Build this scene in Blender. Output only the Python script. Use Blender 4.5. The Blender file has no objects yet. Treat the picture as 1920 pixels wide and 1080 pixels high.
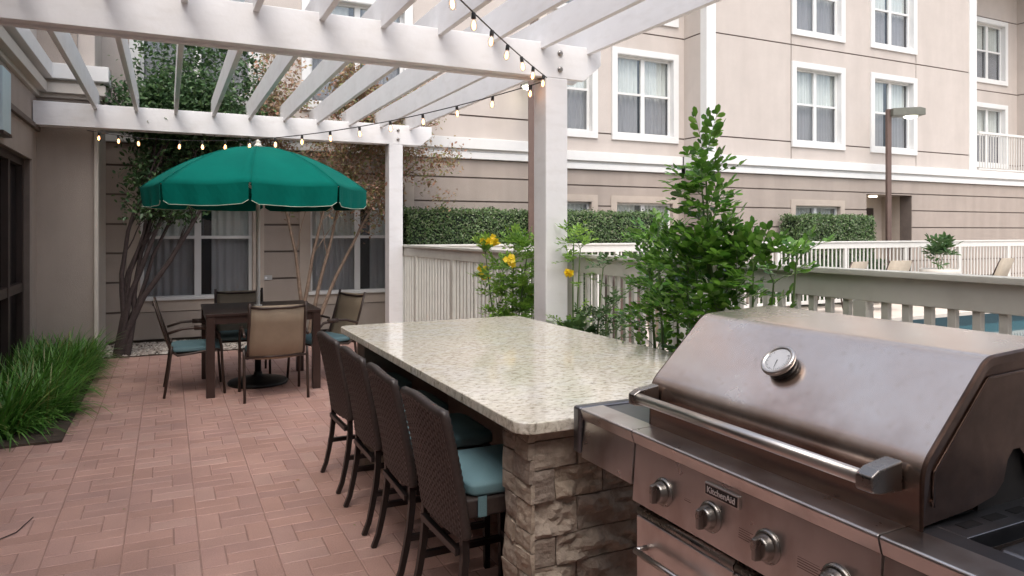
import bpy, math, random
import numpy as np
from mathutils import Vector, Matrix, noise
random.seed(7); rng = np.random.default_rng(7)
R = math.radians
S = bpy.context.scene
COL = S.collection
PI = math.pi
# ---------------------------------------------------------------- camera, light, exposure
FPX = 1332.0; HZ = 1.55
cam = bpy.data.objects.new('camera', bpy.data.cameras.new('camera')); COL.objects.link(cam)
cam.location = (0, 0, HZ); cam.rotation_euler = (R(90), 0, -R(25.9))
cam.data.sensor_width = 36; cam.data.lens = FPX/1920*36
cam.data.shift_y = -105/1920.0
cam.data.clip_start = 0.05; cam.data.clip_end = 900
S.camera = cam
SUN_EL, SUN_AZ = 58, 205      # azimuth clockwise from +Y: behind the camera, slightly left
w = bpy.data.worlds.new('World'); S.world = w; w.use_nodes = True
nt = w.node_tree; nt.nodes.clear()
sky = nt.nodes.new('ShaderNodeTexSky'); sky.sky_type = 'NISHITA'; sky.sun_disc = False
sky.sun_elevation = R(SUN_EL); sky.sun_rotation = R(SUN_AZ); sky.dust_density = 4.0; sky.air_density = 1.0; sky.ozone_density = 1.0
hs = nt.nodes.new('ShaderNodeHueSaturation'); hs.inputs['Saturation'].default_value = 0.55
bg = nt.nodes.new('ShaderNodeBackground'); bg.inputs['Strength'].default_value = 0.15
wo = nt.nodes.new('ShaderNodeOutputWorld')
nt.links.new(sky.outputs[0], hs.inputs['Color']); nt.links.new(hs.outputs[0], bg.inputs[0]); nt.links.new(bg.outputs[0], wo.inputs[0])
sl = bpy.data.lights.new('sun', 'SUN'); sl.energy = 0.6; sl.angle = R(50); sl.color = (1, .96, .92)
so = bpy.data.objects.new('sun', sl); COL.objects.link(so)
so.rotation_euler = (R(90-SUN_EL), 0, R(180-SUN_AZ))
so.location = (0, 0, 30)
S.view_settings.view_transform = 'Standard'; S.view_settings.look = 'None'
S.view_settings.gamma = 1; S.view_settings.use_curve_mapping = False
S.view_settings.exposure = 1.15

# ---------------------------------------------------------------- helpers
WP = {}
def wpos(o):
    return WP.get(o.name, Vector((0, 0, 0))) if o else Vector((0, 0, 0))
def tag(o, label=None, cat=None, group=None, kind=None):
    if label: o['label'] = label
    if cat: o['category'] = cat
    if group: o['group'] = group
    if kind: o['kind'] = kind
    return o
def thing(name, label, cat, loc=(0, 0, 0), group=None):
    o = bpy.data.objects.new(name, None); COL.objects.link(o)
    o.location = loc; o.empty_display_size = .1; WP[o.name] = Vector(loc)
    return tag(o, label, cat, group)
def link(name, me, parent, wloc, kind=None):
    o = bpy.data.objects.new(name, me); COL.objects.link(o)
    o.parent = parent; o.location = Vector(wloc) - wpos(parent); WP[o.name] = Vector(wloc)
    if kind: o['kind'] = kind
    return o
def copy_tree(o, parent=None, keep=None):
    c = o.copy(); COL.objects.link(c); c.parent = parent
    for ch in list(o.children): copy_tree(ch, c)
    return c

class MB:
    def __init__(s): s.v = []; s.f = []; s.sm = []
    def add(s, vs, fs, smooth=False):
        b = len(s.v); s.v += [tuple(p) for p in vs]; s.f += [tuple(i+b for i in f) for f in fs]; s.sm += [smooth]*len(fs); return s
    def hexa(s, p):
        return s.add(p, [(0, 3, 2, 1), (4, 5, 6, 7), (0, 1, 5, 4), (1, 2, 6, 5), (2, 3, 7, 6), (3, 0, 4, 7)])
    def box(s, x0, x1, y0, y1, z0, z1):
        return s.hexa([(x0, y0, z0), (x1, y0, z0), (x1, y1, z0), (x0, y1, z0), (x0, y0, z1), (x1, y0, z1), (x1, y1, z1), (x0, y1, z1)])
    def tube(s, pts, rad, seg=8, caps=True, flat=None):
        pts = [Vector(p) for p in pts]; n = len(pts)
        if not hasattr(rad, '__len__'): rad = [rad]*n
        prev = None; vs = []
        for i, p in enumerate(pts):
            t = (pts[min(i+1, n-1)] - pts[max(i-1, 0)]).normalized()
            if prev is None:
                a = Vector((0, 0, 1)) if abs(t.z) < .9 else Vector((0, 1, 0))
                u = t.cross(a).normalized()
            else:
                u = (prev - t*prev.dot(t)).normalized()
            prev = u; v = t.cross(u)
            for k in range(seg):
                an = 2*PI*(k+.5)/seg
                vs.append(p + (u*math.cos(an) + v*math.sin(an)*(flat or 1))*rad[i])
        fs = []
        for i in range(n-1):
            for k in range(seg):
                k2 = (k+1) % seg
                fs.append((i*seg+k, i*seg+k2, (i+1)*seg+k2, (i+1)*seg+k))
        s.add(vs, fs, seg > 4)
        if caps:
            b = len(s.v)-len(vs)
            s.f.append(tuple(b+k for k in reversed(range(seg)))); s.sm.append(False)
            s.f.append(tuple(b+(n-1)*seg+k for k in range(seg))); s.sm.append(False)
        return s
    def lathe(s, prof, org=(0, 0, 0), axis=(0, 0, 1), seg=24, capped=True):
        ax = Vector(axis).normalized(); a = Vector((0, 0, 1)) if abs(ax.z) < .9 else Vector((1, 0, 0))
        u = ax.cross(a).normalized(); v = ax.cross(u); org = Vector(org)
        vs = []
        for r, h in prof:
            for k in range(seg):
                an = 2*PI*k/seg
                vs.append(org + ax*h + (u*math.cos(an)+v*math.sin(an))*r)
        fs = []
        for i in range(len(prof)-1):
            for k in range(seg):
                k2 = (k+1) % seg
                fs.append((i*seg+k, i*seg+k2, (i+1)*seg+k2, (i+1)*seg+k))
        s.add(vs, fs, True)
        if capped:
            b = len(s.v)-len(vs)
            s.f.append(tuple(b+k for k in reversed(range(seg)))); s.sm.append(False)
            s.f.append(tuple(b+(len(prof)-1)*seg+k for k in range(seg))); s.sm.append(False)
        return s
    def extrude(s, poly, y0, y1, fn):
        """poly list of (a,b); fn(a,b,t) gives world point"""
        n = len(poly)
        vs = [fn(a, b, y0) for a, b in poly] + [fn(a, b, y1) for a, b in poly]
        fs = [tuple(range(n)), tuple(reversed(range(n, 2*n)))] + [(i, i+n, (i+1) % n+n, (i+1) % n) for i in range(n)]
        return s.add(vs, fs)
    def mesh(s, name, mat, c=None):
        me = bpy.data.meshes.new(name)
        A = np.array(s.v, dtype=float)
        if c is None: c = (A.min(0)+A.max(0))/2
        me.from_pydata((A-np.array(c)).tolist(), [], s.f)
        me.polygons.foreach_set('use_smooth', s.sm)
        me.materials.append(mat); me.validate(); me.update()
        return me, Vector(c)
    def build(s, name, mat, parent=None, bevel=0, kind=None, fixn=True, seg=2):
        me, c = s.mesh(name, mat)
        if fixn:
            import bmesh
            bm = bmesh.new(); bm.from_mesh(me); bmesh.ops.recalc_face_normals(bm, faces=bm.faces); bm.to_mesh(me); bm.free()
        o = link(name, me, parent, c, kind)
        if bevel:
            m = o.modifiers.new('bevel', 'BEVEL'); m.width = bevel; m.segments = seg; m.limit_method = 'ANGLE'; m.angle_limit = R(40)
            for p in me.polygons: p.use_smooth = True
            n = o.modifiers.new('wn', 'WEIGHTED_NORMAL'); n.keep_sharp = False
        return o

# ---------------------------------------------------------------- materials
def newmat(name):
    m = bpy.data.materials.new(name); m.use_nodes = True
    return m, m.node_tree, m.node_tree.nodes['Principled BSDF']
def N(t, kind, **kw):
    n = t.nodes.new(kind)
    for k, v in kw.items(): setattr(n, k, v)
    return n
def ramp(t, stops, interp='LINEAR'):
    r = N(t, 'ShaderNodeValToRGB'); cr = r.color_ramp; cr.interpolation = interp
    while len(cr.elements) > 1: cr.elements.remove(cr.elements[-1])
    cr.elements[0].position = stops[0][0]; cr.elements[0].color = (*stops[0][1], 1)
    for p, c in stops[1:]:
        e = cr.elements.new(p); e.color = (*c, 1)
    return r
def simple(name, col, rough=.5, metal=0, var=.12, vscale=6, bump=0, bscale=60, coat=0, spec=.5, aniso=0, stretch=None, rvar=0, bdist=.01):
    m, t, b = newmat(name)
    tc = N(t, 'ShaderNodeTexCoord'); mp = N(t, 'ShaderNodeMapping')
    t.links.new(tc.outputs['Object'], mp.inputs[0])
    if stretch: mp.inputs['Scale'].default_value = stretch
    nz = N(t, 'ShaderNodeTexNoise'); nz.inputs['Scale'].default_value = vscale; nz.inputs['Detail'].default_value = 6; nz.inputs['Roughness'].default_value = .6
    t.links.new(mp.outputs[0], nz.inputs['Vector'])
    lo = tuple(c*(1-var) for c in col); hi = tuple(min(1, c*(1+var)) for c in col)
    r = ramp(t, [(.3, lo), (.7, hi)]); t.links.new(nz.outputs['Fac'], r.inputs[0]); t.links.new(r.outputs[0], b.inputs['Base Color'])
    b.inputs['Roughness'].default_value = rough; b.inputs['Metallic'].default_value = metal
    b.inputs['Specular IOR Level'].default_value = spec
    if coat: b.inputs['Coat Weight'].default_value = coat
    if aniso: b.inputs['Anisotropic'].default_value = aniso
    if rvar:
        mr = N(t, 'ShaderNodeMapRange'); mr.inputs['To Min'].default_value = rough-rvar; mr.inputs['To Max'].default_value = rough+rvar
        mr.inputs['From Min'].default_value = .3; mr.inputs['From Max'].default_value = .7
        n3 = N(t, 'ShaderNodeTexNoise'); n3.inputs['Scale'].default_value = vscale*3.1; n3.inputs['Detail'].default_value = 5
        t.links.new(mp.outputs[0], n3.inputs['Vector'])
        t.links.new(n3.outputs['Fac'], mr.inputs['Value']); t.links.new(mr.outputs[0], b.inputs['Roughness'])
    if bump:
        n2 = N(t, 'ShaderNodeTexNoise'); n2.inputs['Scale'].default_value = bscale; n2.inputs['Detail'].default_value = 5
        t.links.new(mp.outputs[0], n2.inputs['Vector'])
        bp = N(t, 'ShaderNodeBump'); bp.inputs['Strength'].default_value = bump; bp.inputs['Distance'].default_value = bdist
        t.links.new(n2.outputs['Fac'], bp.inputs['Height']); t.links.new(bp.outputs[0], b.inputs['Normal'])
    return m
def worldpos_noise(m, scale, amt, col, stretch=(1, 1, 1), lo=.5, hi=.75):
    """streaky dirt in world space mixed over the base colour"""
    t = m.node_tree; b = t.nodes['Principled BSDF']; src = b.inputs['Base Color'].links[0].from_socket
    g = N(t, 'ShaderNodeNewGeometry'); mp = N(t, 'ShaderNodeMapping'); mp.inputs['Scale'].default_value = stretch
    t.links.new(g.outputs['Position'], mp.inputs[0])
    nz = N(t, 'ShaderNodeTexNoise'); nz.inputs['Scale'].default_value = scale; nz.inputs['Detail'].default_value = 7
    t.links.new(mp.outputs[0], nz.inputs['Vector'])
    mr = N(t, 'ShaderNodeMapRange'); mr.inputs['From Min'].default_value = lo; mr.inputs['From Max'].default_value = hi; mr.inputs['To Max'].default_value = amt
    t.links.new(nz.outputs['Fac'], mr.inputs['Value'])
    mx = N(t, 'ShaderNodeMix', data_type='RGBA'); mx.inputs['B'].default_value = (*col, 1)
    t.links.new(mr.outputs[0], mx.inputs['Factor']); t.links.new(src, mx.inputs['A']); t.links.new(mx.outputs['Result'], b.inputs['Base Color'])
    return m
def piece_mat(name, cols, rough=.85, bump=.4, bscale=90, grain=.25, bdist=.004):
    """colour differs per object and per loose piece"""
    m, t, b = newmat(name)
    oi = N(t, 'ShaderNodeObjectInfo'); g = N(t, 'ShaderNodeNewGeometry')
    a = N(t, 'ShaderNodeMath', operation='ADD'); fr = N(t, 'ShaderNodeMath', operation='FRACT')
    t.links.new(oi.outputs['Random'], a.inputs[0]); t.links.new(g.outputs['Random Per Island'], a.inputs[1]); t.links.new(a.outputs[0], fr.inputs[0])
    r = ramp(t, [(i/(len(cols)-1), c) for i, c in enumerate(cols)]); t.links.new(fr.outputs[0], r.inputs[0])
    nz = N(t, 'ShaderNodeTexNoise'); nz.inputs['Scale'].default_value = bscale; nz.inputs['Detail'].default_value = 6
    t.links.new(g.outputs['Position'], nz.inputs['Vector'])
    n2 = N(t, 'ShaderNodeTexNoise'); n2.inputs['Scale'].default_value = 2.3; n2.inputs['Detail'].default_value = 6
    t.links.new(g.outputs['Position'], n2.inputs['Vector'])
    ad = N(t, 'ShaderNodeMath', operation='ADD'); t.links.new(nz.outputs['Fac'], ad.inputs[0]); t.links.new(n2.outputs['Fac'], ad.inputs[1])
    mr = N(t, 'ShaderNodeMapRange'); mr.inputs['From Min'].default_value = .65; mr.inputs['From Max'].default_value = 1.35
    mr.inputs['To Min'].default_value = 1-grain; mr.inputs['To Max'].default_value = 1+grain
    t.links.new(ad.outputs[0], mr.inputs['Value'])
    mx = N(t, 'ShaderNodeVectorMath', operation='SCALE'); t.links.new(r.outputs[0], mx.inputs[0]); t.links.new(mr.outputs[0], mx.inputs['Scale'])
    t.links.new(mx.outputs[0], b.inputs['Base Color']); b.inputs['Roughness'].default_value = rough
    bp = N(t, 'ShaderNodeBump'); bp.inputs['Strength'].default_value = bump; bp.inputs['Distance'].default_value = bdist
    t.links.new(nz.outputs['Fac'], bp.inputs['Height']); t.links.new(bp.outputs[0], b.inputs['Normal'])
    return m
def leaf_mat(name, cols, rough=.45, trans=.3):
    m, t, b = newmat(name)
    oi = N(t, 'ShaderNodeObjectInfo'); g = N(t, 'ShaderNodeNewGeometry')
    a = N(t, 'ShaderNodeMath', operation='ADD'); fr = N(t, 'ShaderNodeMath', operation='FRACT')
    t.links.new(oi.outputs['Random'], a.inputs[0]); t.links.new(g.outputs['Random Per Island'], a.inputs[1]); t.links.new(a.outputs[0], fr.inputs[0])
    r = ramp(t, [(i/(len(cols)-1), c) for i, c in enumerate(cols)]); t.links.new(fr.outputs[0], r.inputs[0])
    t.links.new(r.outputs[0], b.inputs['Base Color']); b.inputs['Roughness'].default_value = rough
    tr = N(t, 'ShaderNodeBsdfTranslucent'); t.links.new(r.outputs[0], tr.inputs[0])
    mx = N(t, 'ShaderNodeMixShader'); mx.inputs[0].default_value = trans
    out = t.nodes['Material Output']
    t.links.new(b.outputs[0], mx.inputs[1]); t.links.new(tr.outputs[0], mx.inputs[2]); t.links.new(mx.outputs[0], out.inputs[0])
    return m
def glass_mat(name, tint, rough=.0, ior=.06):
    m, t, b = newmat(name); t.nodes.remove(b)
    tr = N(t, 'ShaderNodeBsdfTransparent'); tr.inputs[0].default_value = (*tint, 1)
    gl = N(t, 'ShaderNodeBsdfGlossy'); gl.inputs['Roughness'].default_value = rough; gl.inputs[0].default_value = (.9, .95, 1, 1)
    lw = N(t, 'ShaderNodeLayerWeight'); lw.inputs['Blend'].default_value = .5
    pw = N(t, 'ShaderNodeMath', operation='POWER'); pw.inputs[1].default_value = 4; t.links.new(lw.outputs['Facing'], pw.inputs[0])
    fr = N(t, 'ShaderNodeMapRange'); fr.inputs['To Min'].default_value = ior; fr.inputs['To Max'].default_value = .95; t.links.new(pw.outputs[0], fr.inputs['Value'])
    mx = N(t, 'ShaderNodeMixShader')
    t.links.new(fr.outputs[0], mx.inputs[0]); t.links.new(tr.outputs[0], mx.inputs[1]); t.links.new(gl.outputs[0], mx.inputs[2])
    t.links.new(mx.outputs[0], t.nodes['Material Output'].inputs[0])
    return m
def emis(name, col, strength):
    m, t, b = newmat(name)
    b.inputs['Base Color'].default_value = (*col, 1); b.inputs['Emission Color'].default_value = (*col, 1); b.inputs['Emission Strength'].default_value = strength
    return m

M = {}
M['white'] = worldpos_noise(simple('white_paint', (.74, .73, .73), .45, var=.04, vscale=3, bump=.12, bscale=25), 5, .35, (.55, .52, .49), (1, 1, 3), .5, .8)
M['trim'] = worldpos_noise(simple('trim_paint', (.66, .655, .64), .55, var=.03, bump=.05), 3, .3, (.6, .56, .52), (1, 1, .4), .52, .8)
M['cream'] = worldpos_noise(simple('cream_stucco', (.495, .44, .40), .9, var=.05, vscale=2, bump=.35, bscale=140), 1.1, .4, (.38, .33, .295), (2.2, 2.2, .3), .42, .8)
M['taupe'] = worldpos_noise(simple('taupe_stucco', (.35, .295, .255), .9, var=.06, vscale=2, bump=.4, bscale=140), 1.3, .45, (.23, .195, .17), (2.2, 2.2, .35), .42, .8)
M['groove'] = simple('groove_stucco', (.14, .11, .095), .95)
M['taupe_trim'] = simple('taupe_trim', (.42, .355, .30), .85, var=.05, bump=.2, bscale=120)
M['col_trim'] = simple('column_trim', (.55, .50, .44), .8, var=.05, bump=.1)
M['fence'] = worldpos_noise(simple('fence_paint', (.56, .55, .49), .5, var=.05, vscale=4, bump=.12, bscale=30), 6, .4, (.38, .36, .31), (1, 1, 1), .5, .8)
M['fence_white'] = simple('fence_white_paint', (.63, .615, .58), .5, var=.04, bump=.1, bscale=30)
M['curtain'] = simple('curtain_cloth', (.66, .67, .63), .9, var=.06, vscale=3)
M['glass'] = glass_mat('window_glass', (.94, .95, .95), ior=.07)
M['screen'] = glass_mat('insect_screen_glass', (.76, .76, .78), .25, .04)
M['door_brown'] = simple('bronze_frame', (.045, .032, .028), .4, .3, var=.1)
M['dark_glass'] = glass_mat('bronze_glass', (.25, .23, .22), ior=.05)
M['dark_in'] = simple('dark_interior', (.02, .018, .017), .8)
M['brick'] = piece_mat('red_paver', [(.40, .235, .19), (.46, .275, .225), (.43, .255, .21), (.49, .31, .26), (.39, .235, .20), (.47, .285, .235), (.44, .265, .225)], .48, .6, 160, .22)
M['mortar'] = simple('paver_joint_sand', (.30, .185, .155), .95, bump=.4)
M['soil'] = simple('soil', (.06, .042, .03), .95, var=.4, vscale=20, bump=.8, bscale=40)
M['gravel'] = piece_mat('river_gravel', [(.45, .40, .35), (.25, .2, .17), (.6, .56, .5), (.35, .28, .23)], .8)
M['deck'] = worldpos_noise(simple('pool_deck_concrete', (.60, .52, .45), .85, var=.06, vscale=2, bump=.2, bscale=100), .8, .35, (.48, .41, .35))
M['grass_ground'] = simple('ground_earth', (.16, .14, .10), .95, var=.3, vscale=.4)
M['bronze_pole'] = simple('pole_brown', (.13, .085, .07), .5, .2, var=.1)
M['teal_canvas'] = simple('green_canvas', (.0, .135, .105), .9, var=.10, vscale=3, bump=.15, bscale=300, spec=.12)
M['binding'] = simple('cream_binding', (.55, .62, .5), .8)
M['pole_white'] = simple('cream_pole', (.78, .75, .68), .4)
M['frame_brown'] = simple('chair_frame_brown', (.05, .032, .025), .38, .25, var=.1, bump=.05)
M['table_brown'] = simple('table_brown', (.045, .026, .021), .35, .1, var=.2, vscale=4, stretch=(1, 12, 1))
M['beige_sling'] = simple('beige_sling', (.42, .35, .27), .7)
M['lamp_head'] = simple('lamp_head_paint', (.14, .14, .115), .5, .2)
M['sling'] = simple('sling_mesh', (.30, .235, .165), .6, var=.12, vscale=5, bump=.3, bscale=500)
M['cushion'] = simple('teal_cushion', (.12, .215, .24), .75, var=.08, vscale=5, bump=.2, bscale=300)
M['iron'] = simple('black_iron', (.02, .02, .02), .45, .5, bump=.2)
M['wicker'] = simple('brown_wicker', (.040, .029, .026), .42, var=.25, vscale=90)
M['leg'] = simple('stool_leg', (.022, .016, .015), .4, .2)
M['steel'] = simple('brushed_steel', (.70, .655, .63), .3, 1, var=.10, vscale=1.6)
t = M['steel'].node_tree; b = t.nodes['Principled BSDF']
g = N(t, 'ShaderNodeNewGeometry'); mp = N(t, 'ShaderNodeMapping'); mp.inputs['Scale'].default_value = (4, 3, 4); t.links.new(g.outputs['Position'], mp.inputs[0])
nz = N(t, 'ShaderNodeTexNoise'); nz.inputs['Scale'].default_value = 5; nz.inputs['Detail'].default_value = 3; t.links.new(mp.outputs[0], nz.inputs['Vector'])
mr = N(t, 'ShaderNodeMapRange'); mr.inputs['From Min'].default_value = .3; mr.inputs['From Max'].default_value = .7; mr.inputs['To Min'].default_value = .27; mr.inputs['To Max'].default_value = .35
t.links.new(nz.outputs['Fac'], mr.inputs['Value']); t.links.new(mr.outputs[0], b.inputs['Roughness'])
st_n = N(t, 'ShaderNodeTexNoise'); st_n.inputs['Scale'].default_value = 8; st_n.inputs['Detail'].default_value = 4; st_n.inputs['Roughness'].default_value = .5
m2 = N(t, 'ShaderNodeMapping'); m2.inputs['Scale'].default_value = (1, 1, .6); t.links.new(g.outputs['Position'], m2.inputs[0]); t.links.new(m2.outputs[0], st_n.inputs['Vector'])
m3 = N(t, 'ShaderNodeMapRange', interpolation_type='SMOOTHSTEP'); m3.inputs['From Min'].default_value = .42; m3.inputs['From Max'].default_value = .75; m3.inputs['To Max'].default_value = .5; t.links.new(st_n.outputs['Fac'], m3.inputs['Value'])
mx = N(t, 'ShaderNodeMix', data_type='RGBA'); mx.inputs['B'].default_value = (.36, .26, .22, 1)
t.links.new(m3.outputs[0], mx.inputs['Factor']); t.links.new(b.inputs['Base Color'].links[0].from_socket, mx.inputs['A']); t.links.new(mx.outputs['Result'], b.inputs['Base Color'])
M['steel_dark'] = simple('dark_steel', (.22, .22, .235), .36, 1, var=.12, vscale=5, rvar=.05)
M['steel_bright'] = simple('handle_steel', (.66, .62, .585), .3, 1, var=.03)
M['steel_sat'] = simple('knob_steel', (.32, .30, .28), .28, 1, var=.05, rvar=.05)
M['black'] = simple('black_enamel', (.012, .012, .013), .35)
M['char'] = simple('charred_black', (.015, .013, .012), .7)
M['white_plastic'] = simple('dial_face', (.75, .76, .78), .35, var=.02)
M['water'] = newmat('pool_water')[0]
t = M['water'].node_tree; b = t.nodes['Principled BSDF']
b.inputs['Base Color'].default_value = (.04, .12, .14, 1); b.inputs['Roughness'].default_value = .05
nz = N(t, 'ShaderNodeTexNoise'); nz.inputs['Scale'].default_value = 5; bp = N(t, 'ShaderNodeBump'); bp.inputs['Strength'].default_value = .12; bp.inputs['Distance'].default_value = .05
t.links.new(nz.outputs['Fac'], bp.inputs['Height']); t.links.new(bp.outputs[0], b.inputs['Normal'])
M['pool_tile'] = simple('pool_tile', (.03, .055, .065), .3, var=.3, vscale=30)
M['pale_blue'] = simple('pale_blue_board', (.48, .62, .66), .5, var=.03)
M['stone'] = piece_mat('split_limestone', [(.36, .285, .22), (.43, .36, .285), (.31, .245, .20), (.40, .335, .27), (.28, .225, .185), (.37, .30, .235)], .9, .9, 38, .28, .012)
M['stone_wall'] = simple('mortar_wall', (.22, .18, .145), .95, bump=.5)
M['bark_dark'] = simple('dark_bark', (.055, .038, .035), .85, var=.3, vscale=25, bump=.6, bscale=60)
M['bark_tan'] = simple('tan_bark', (.20, .14, .10), .8, var=.3, vscale=20, bump=.4, bscale=60)
M['leaf_tree'] = leaf_mat('evergreen_leaf', [(.03, .075, .03), (.065, .13, .045), (.045, .10, .038), (.12, .20, .07), (.035, .08, .035)])
M['leaf_autumn'] = leaf_mat('autumn_leaf', [(.30, .24, .12), (.36, .17, .11), (.20, .24, .08), (.42, .27, .20), (.30, .16, .11), (.24, .28, .10)])
M['leaf_hedge'] = leaf_mat('hedge_leaf', [(.06, .12, .04), (.11, .19, .06), (.17, .25, .10), (.05, .10, .035), (.28, .30, .19)], .35)
M['leaf_laurel'] = leaf_mat('laurel_leaf', [(.07, .18, .025), (.13, .29, .04), (.20, .40, .06), (.09, .22, .03), (.05, .14, .025), (.27, .46, .09)], .22, .35)
M['leaf_bright'] = leaf_mat('bright_leaf', [(.18, .36, .05), (.28, .48, .07), (.13, .28, .045), (.36, .55, .10)], .45, .4)
M['leaf_mid'] = leaf_mat('mid_leaf', [(.05, .10, .03), (.09, .17, .05), (.06, .13, .05)], .45, .3)
M['grass'] = leaf_mat('liriope_blade', [(.04, .12, .02), (.08, .22, .03), (.12, .30, .045), (.05, .15, .025), (.17, .36, .07), (.09, .24, .035), (.30, .28, .10)], .4, .3)
M['petal'] = leaf_mat('yellow_petal', [(.85, .60, .02), (.95, .75, .04), (.9, .68, .03)], .5, .3)
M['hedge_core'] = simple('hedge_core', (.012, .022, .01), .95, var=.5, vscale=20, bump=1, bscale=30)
M['stem_green'] = simple('green_stem', (.10, .16, .05), .6)
M['bulb_glass'] = glass_mat('bulb_glass', (1, .95, .88), .02, .05)
M['filament'] = emis('lit_filament', (1, .42, .14), 5.5)
M['socket'] = simple('black_socket', (.012, .012, .012), .5)
M['lamp_lens'] = emis('lit_lamp_lens', (1, 1, .82), 3.5)
M['downlight'] = emis('lit_downlight', (1, .9, .7), 5)
M['terracotta'] = simple('pale_planter', (.62, .58, .52), .7)
M['outlet'] = simple('grey_outlet_plate', (.38, .38, .38), .5)
M['letter'] = simple('silver_letter', (.75, .75, .75), .3, .6)

# granite
m, t, b = newmat('granite'); M['granite'] = m
g = N(t, 'ShaderNodeNewGeometry')
mp = N(t, 'ShaderNodeMapping'); mp.inputs['Scale'].default_value = (1, 1.5, 1); mp.inputs['Rotation'].default_value = (0, 0, R(25)); t.links.new(g.outputs['Position'], mp.inputs[0])
n1 = N(t, 'ShaderNodeTexNoise'); n1.inputs['Scale'].default_value = 30; n1.inputs['Detail'].default_value = 9; n1.inputs['Roughness'].default_value = .72; n1.inputs['Distortion'].default_value = .6
n2 = N(t, 'ShaderNodeTexNoise'); n2.inputs['Scale'].default_value = 4; n2.inputs['Detail'].default_value = 5
t.links.new(mp.outputs[0], n1.inputs['Vector']); t.links.new(mp.outputs[0], n2.inputs['Vector'])
r1 = ramp(t, [(.30, (.20, .175, .15)), (.39, (.42, .385, .33)), (.46, (.64, .60, .53)), (.56, (.76, .73, .67)), (.72, (.84, .82, .78))]); t.links.new(n1.outputs['Fac'], r1.inputs[0])
r2 = ramp(t, [(.35, (1.0, 1.0, 1.0)), (.5, (.95, .93, .85)), (.65, (1, .97, .93))]); t.links.new(n2.outputs['Fac'], r2.inputs[0])
mx = N(t, 'ShaderNodeMix', data_type='RGBA', blend_type='MULTIPLY'); mx.inputs['Factor'].default_value = 1
t.links.new(r1.outputs[0], mx.inputs['A']); t.links.new(r2.outputs[0], mx.inputs['B']); t.links.new(mx.outputs['Result'], b.inputs['Base Color'])
b.inputs['Roughness'].default_value = .09; b.inputs['Specular IOR Level'].default_value = .5
# heat-browned hood steel
m, t, b = newmat('browned_steel'); M['hood'] = m
tc = N(t, 'ShaderNodeTexCoord')
n1 = N(t, 'ShaderNodeTexNoise'); n1.inputs['Scale'].default_value = 3.2; n1.inputs['Detail'].default_value = 8; n1.inputs['Roughness'].default_value = .62; t.links.new(tc.outputs['Object'], n1.inputs['Vector'])
n2 = N(t, 'ShaderNodeTexNoise'); n2.inputs['Scale'].default_value = 55; n2.inputs['Detail'].default_value = 6; t.links.new(tc.outputs['Object'], n2.inputs['Vector'])
r1 = ramp(t, [(.2, (.62, .49, .41)), (.42, (.78, .66, .58)), (.6, (.84, .75, .68)), (.8, (.88, .82, .77))]); t.links.new(n1.outputs['Fac'], r1.inputs[0])
r2 = ramp(t, [(.28, (.85, .8, .76)), (.42, (1, 1, 1))]); t.links.new(n2.outputs['Fac'], r2.inputs[0])
mx = N(t, 'ShaderNodeMix', data_type='RGBA', blend_type='MULTIPLY'); mx.inputs['Factor'].default_value = .6
t.links.new(r1.outputs[0], mx.inputs['A']); t.links.new(r2.outputs[0], mx.inputs['B']); t.links.new(mx.outputs['Result'], b.inputs['Base Color'])
# heat browning plus painted dark reflection up from the lower lid edge, noise-broken
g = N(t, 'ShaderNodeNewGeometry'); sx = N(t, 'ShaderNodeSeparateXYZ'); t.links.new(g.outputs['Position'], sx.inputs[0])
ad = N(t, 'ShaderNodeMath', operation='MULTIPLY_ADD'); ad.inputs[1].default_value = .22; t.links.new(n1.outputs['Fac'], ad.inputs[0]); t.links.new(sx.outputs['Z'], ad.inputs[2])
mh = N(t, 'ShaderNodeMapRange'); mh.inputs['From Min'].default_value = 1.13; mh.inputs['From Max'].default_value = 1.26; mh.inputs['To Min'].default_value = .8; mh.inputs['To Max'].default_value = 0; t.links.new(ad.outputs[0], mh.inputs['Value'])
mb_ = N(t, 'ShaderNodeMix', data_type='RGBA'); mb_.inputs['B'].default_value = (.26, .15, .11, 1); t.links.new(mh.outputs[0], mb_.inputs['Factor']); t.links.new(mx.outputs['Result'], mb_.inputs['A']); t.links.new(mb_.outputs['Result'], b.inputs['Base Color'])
b.inputs['Metallic'].default_value = 1
b.inputs['Anisotropic'].default_value = .4
cr_ = N(t, 'ShaderNodeVectorMath', operation='CROSS_PRODUCT'); cr_.inputs[1].default_value = (0, 1, 0); t.links.new(g.outputs['Normal'], cr_.inputs[0]); t.links.new(cr_.outputs[0], b.inputs['Tangent'])
mr = N(t, 'ShaderNodeMapRange'); mr.inputs['To Min'].default_value = .16; mr.inputs['To Max'].default_value = .34; t.links.new(n1.outputs['Fac'], mr.inputs['Value']); t.links.new(mr.outputs[0], b.inputs['Roughness'])

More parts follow.
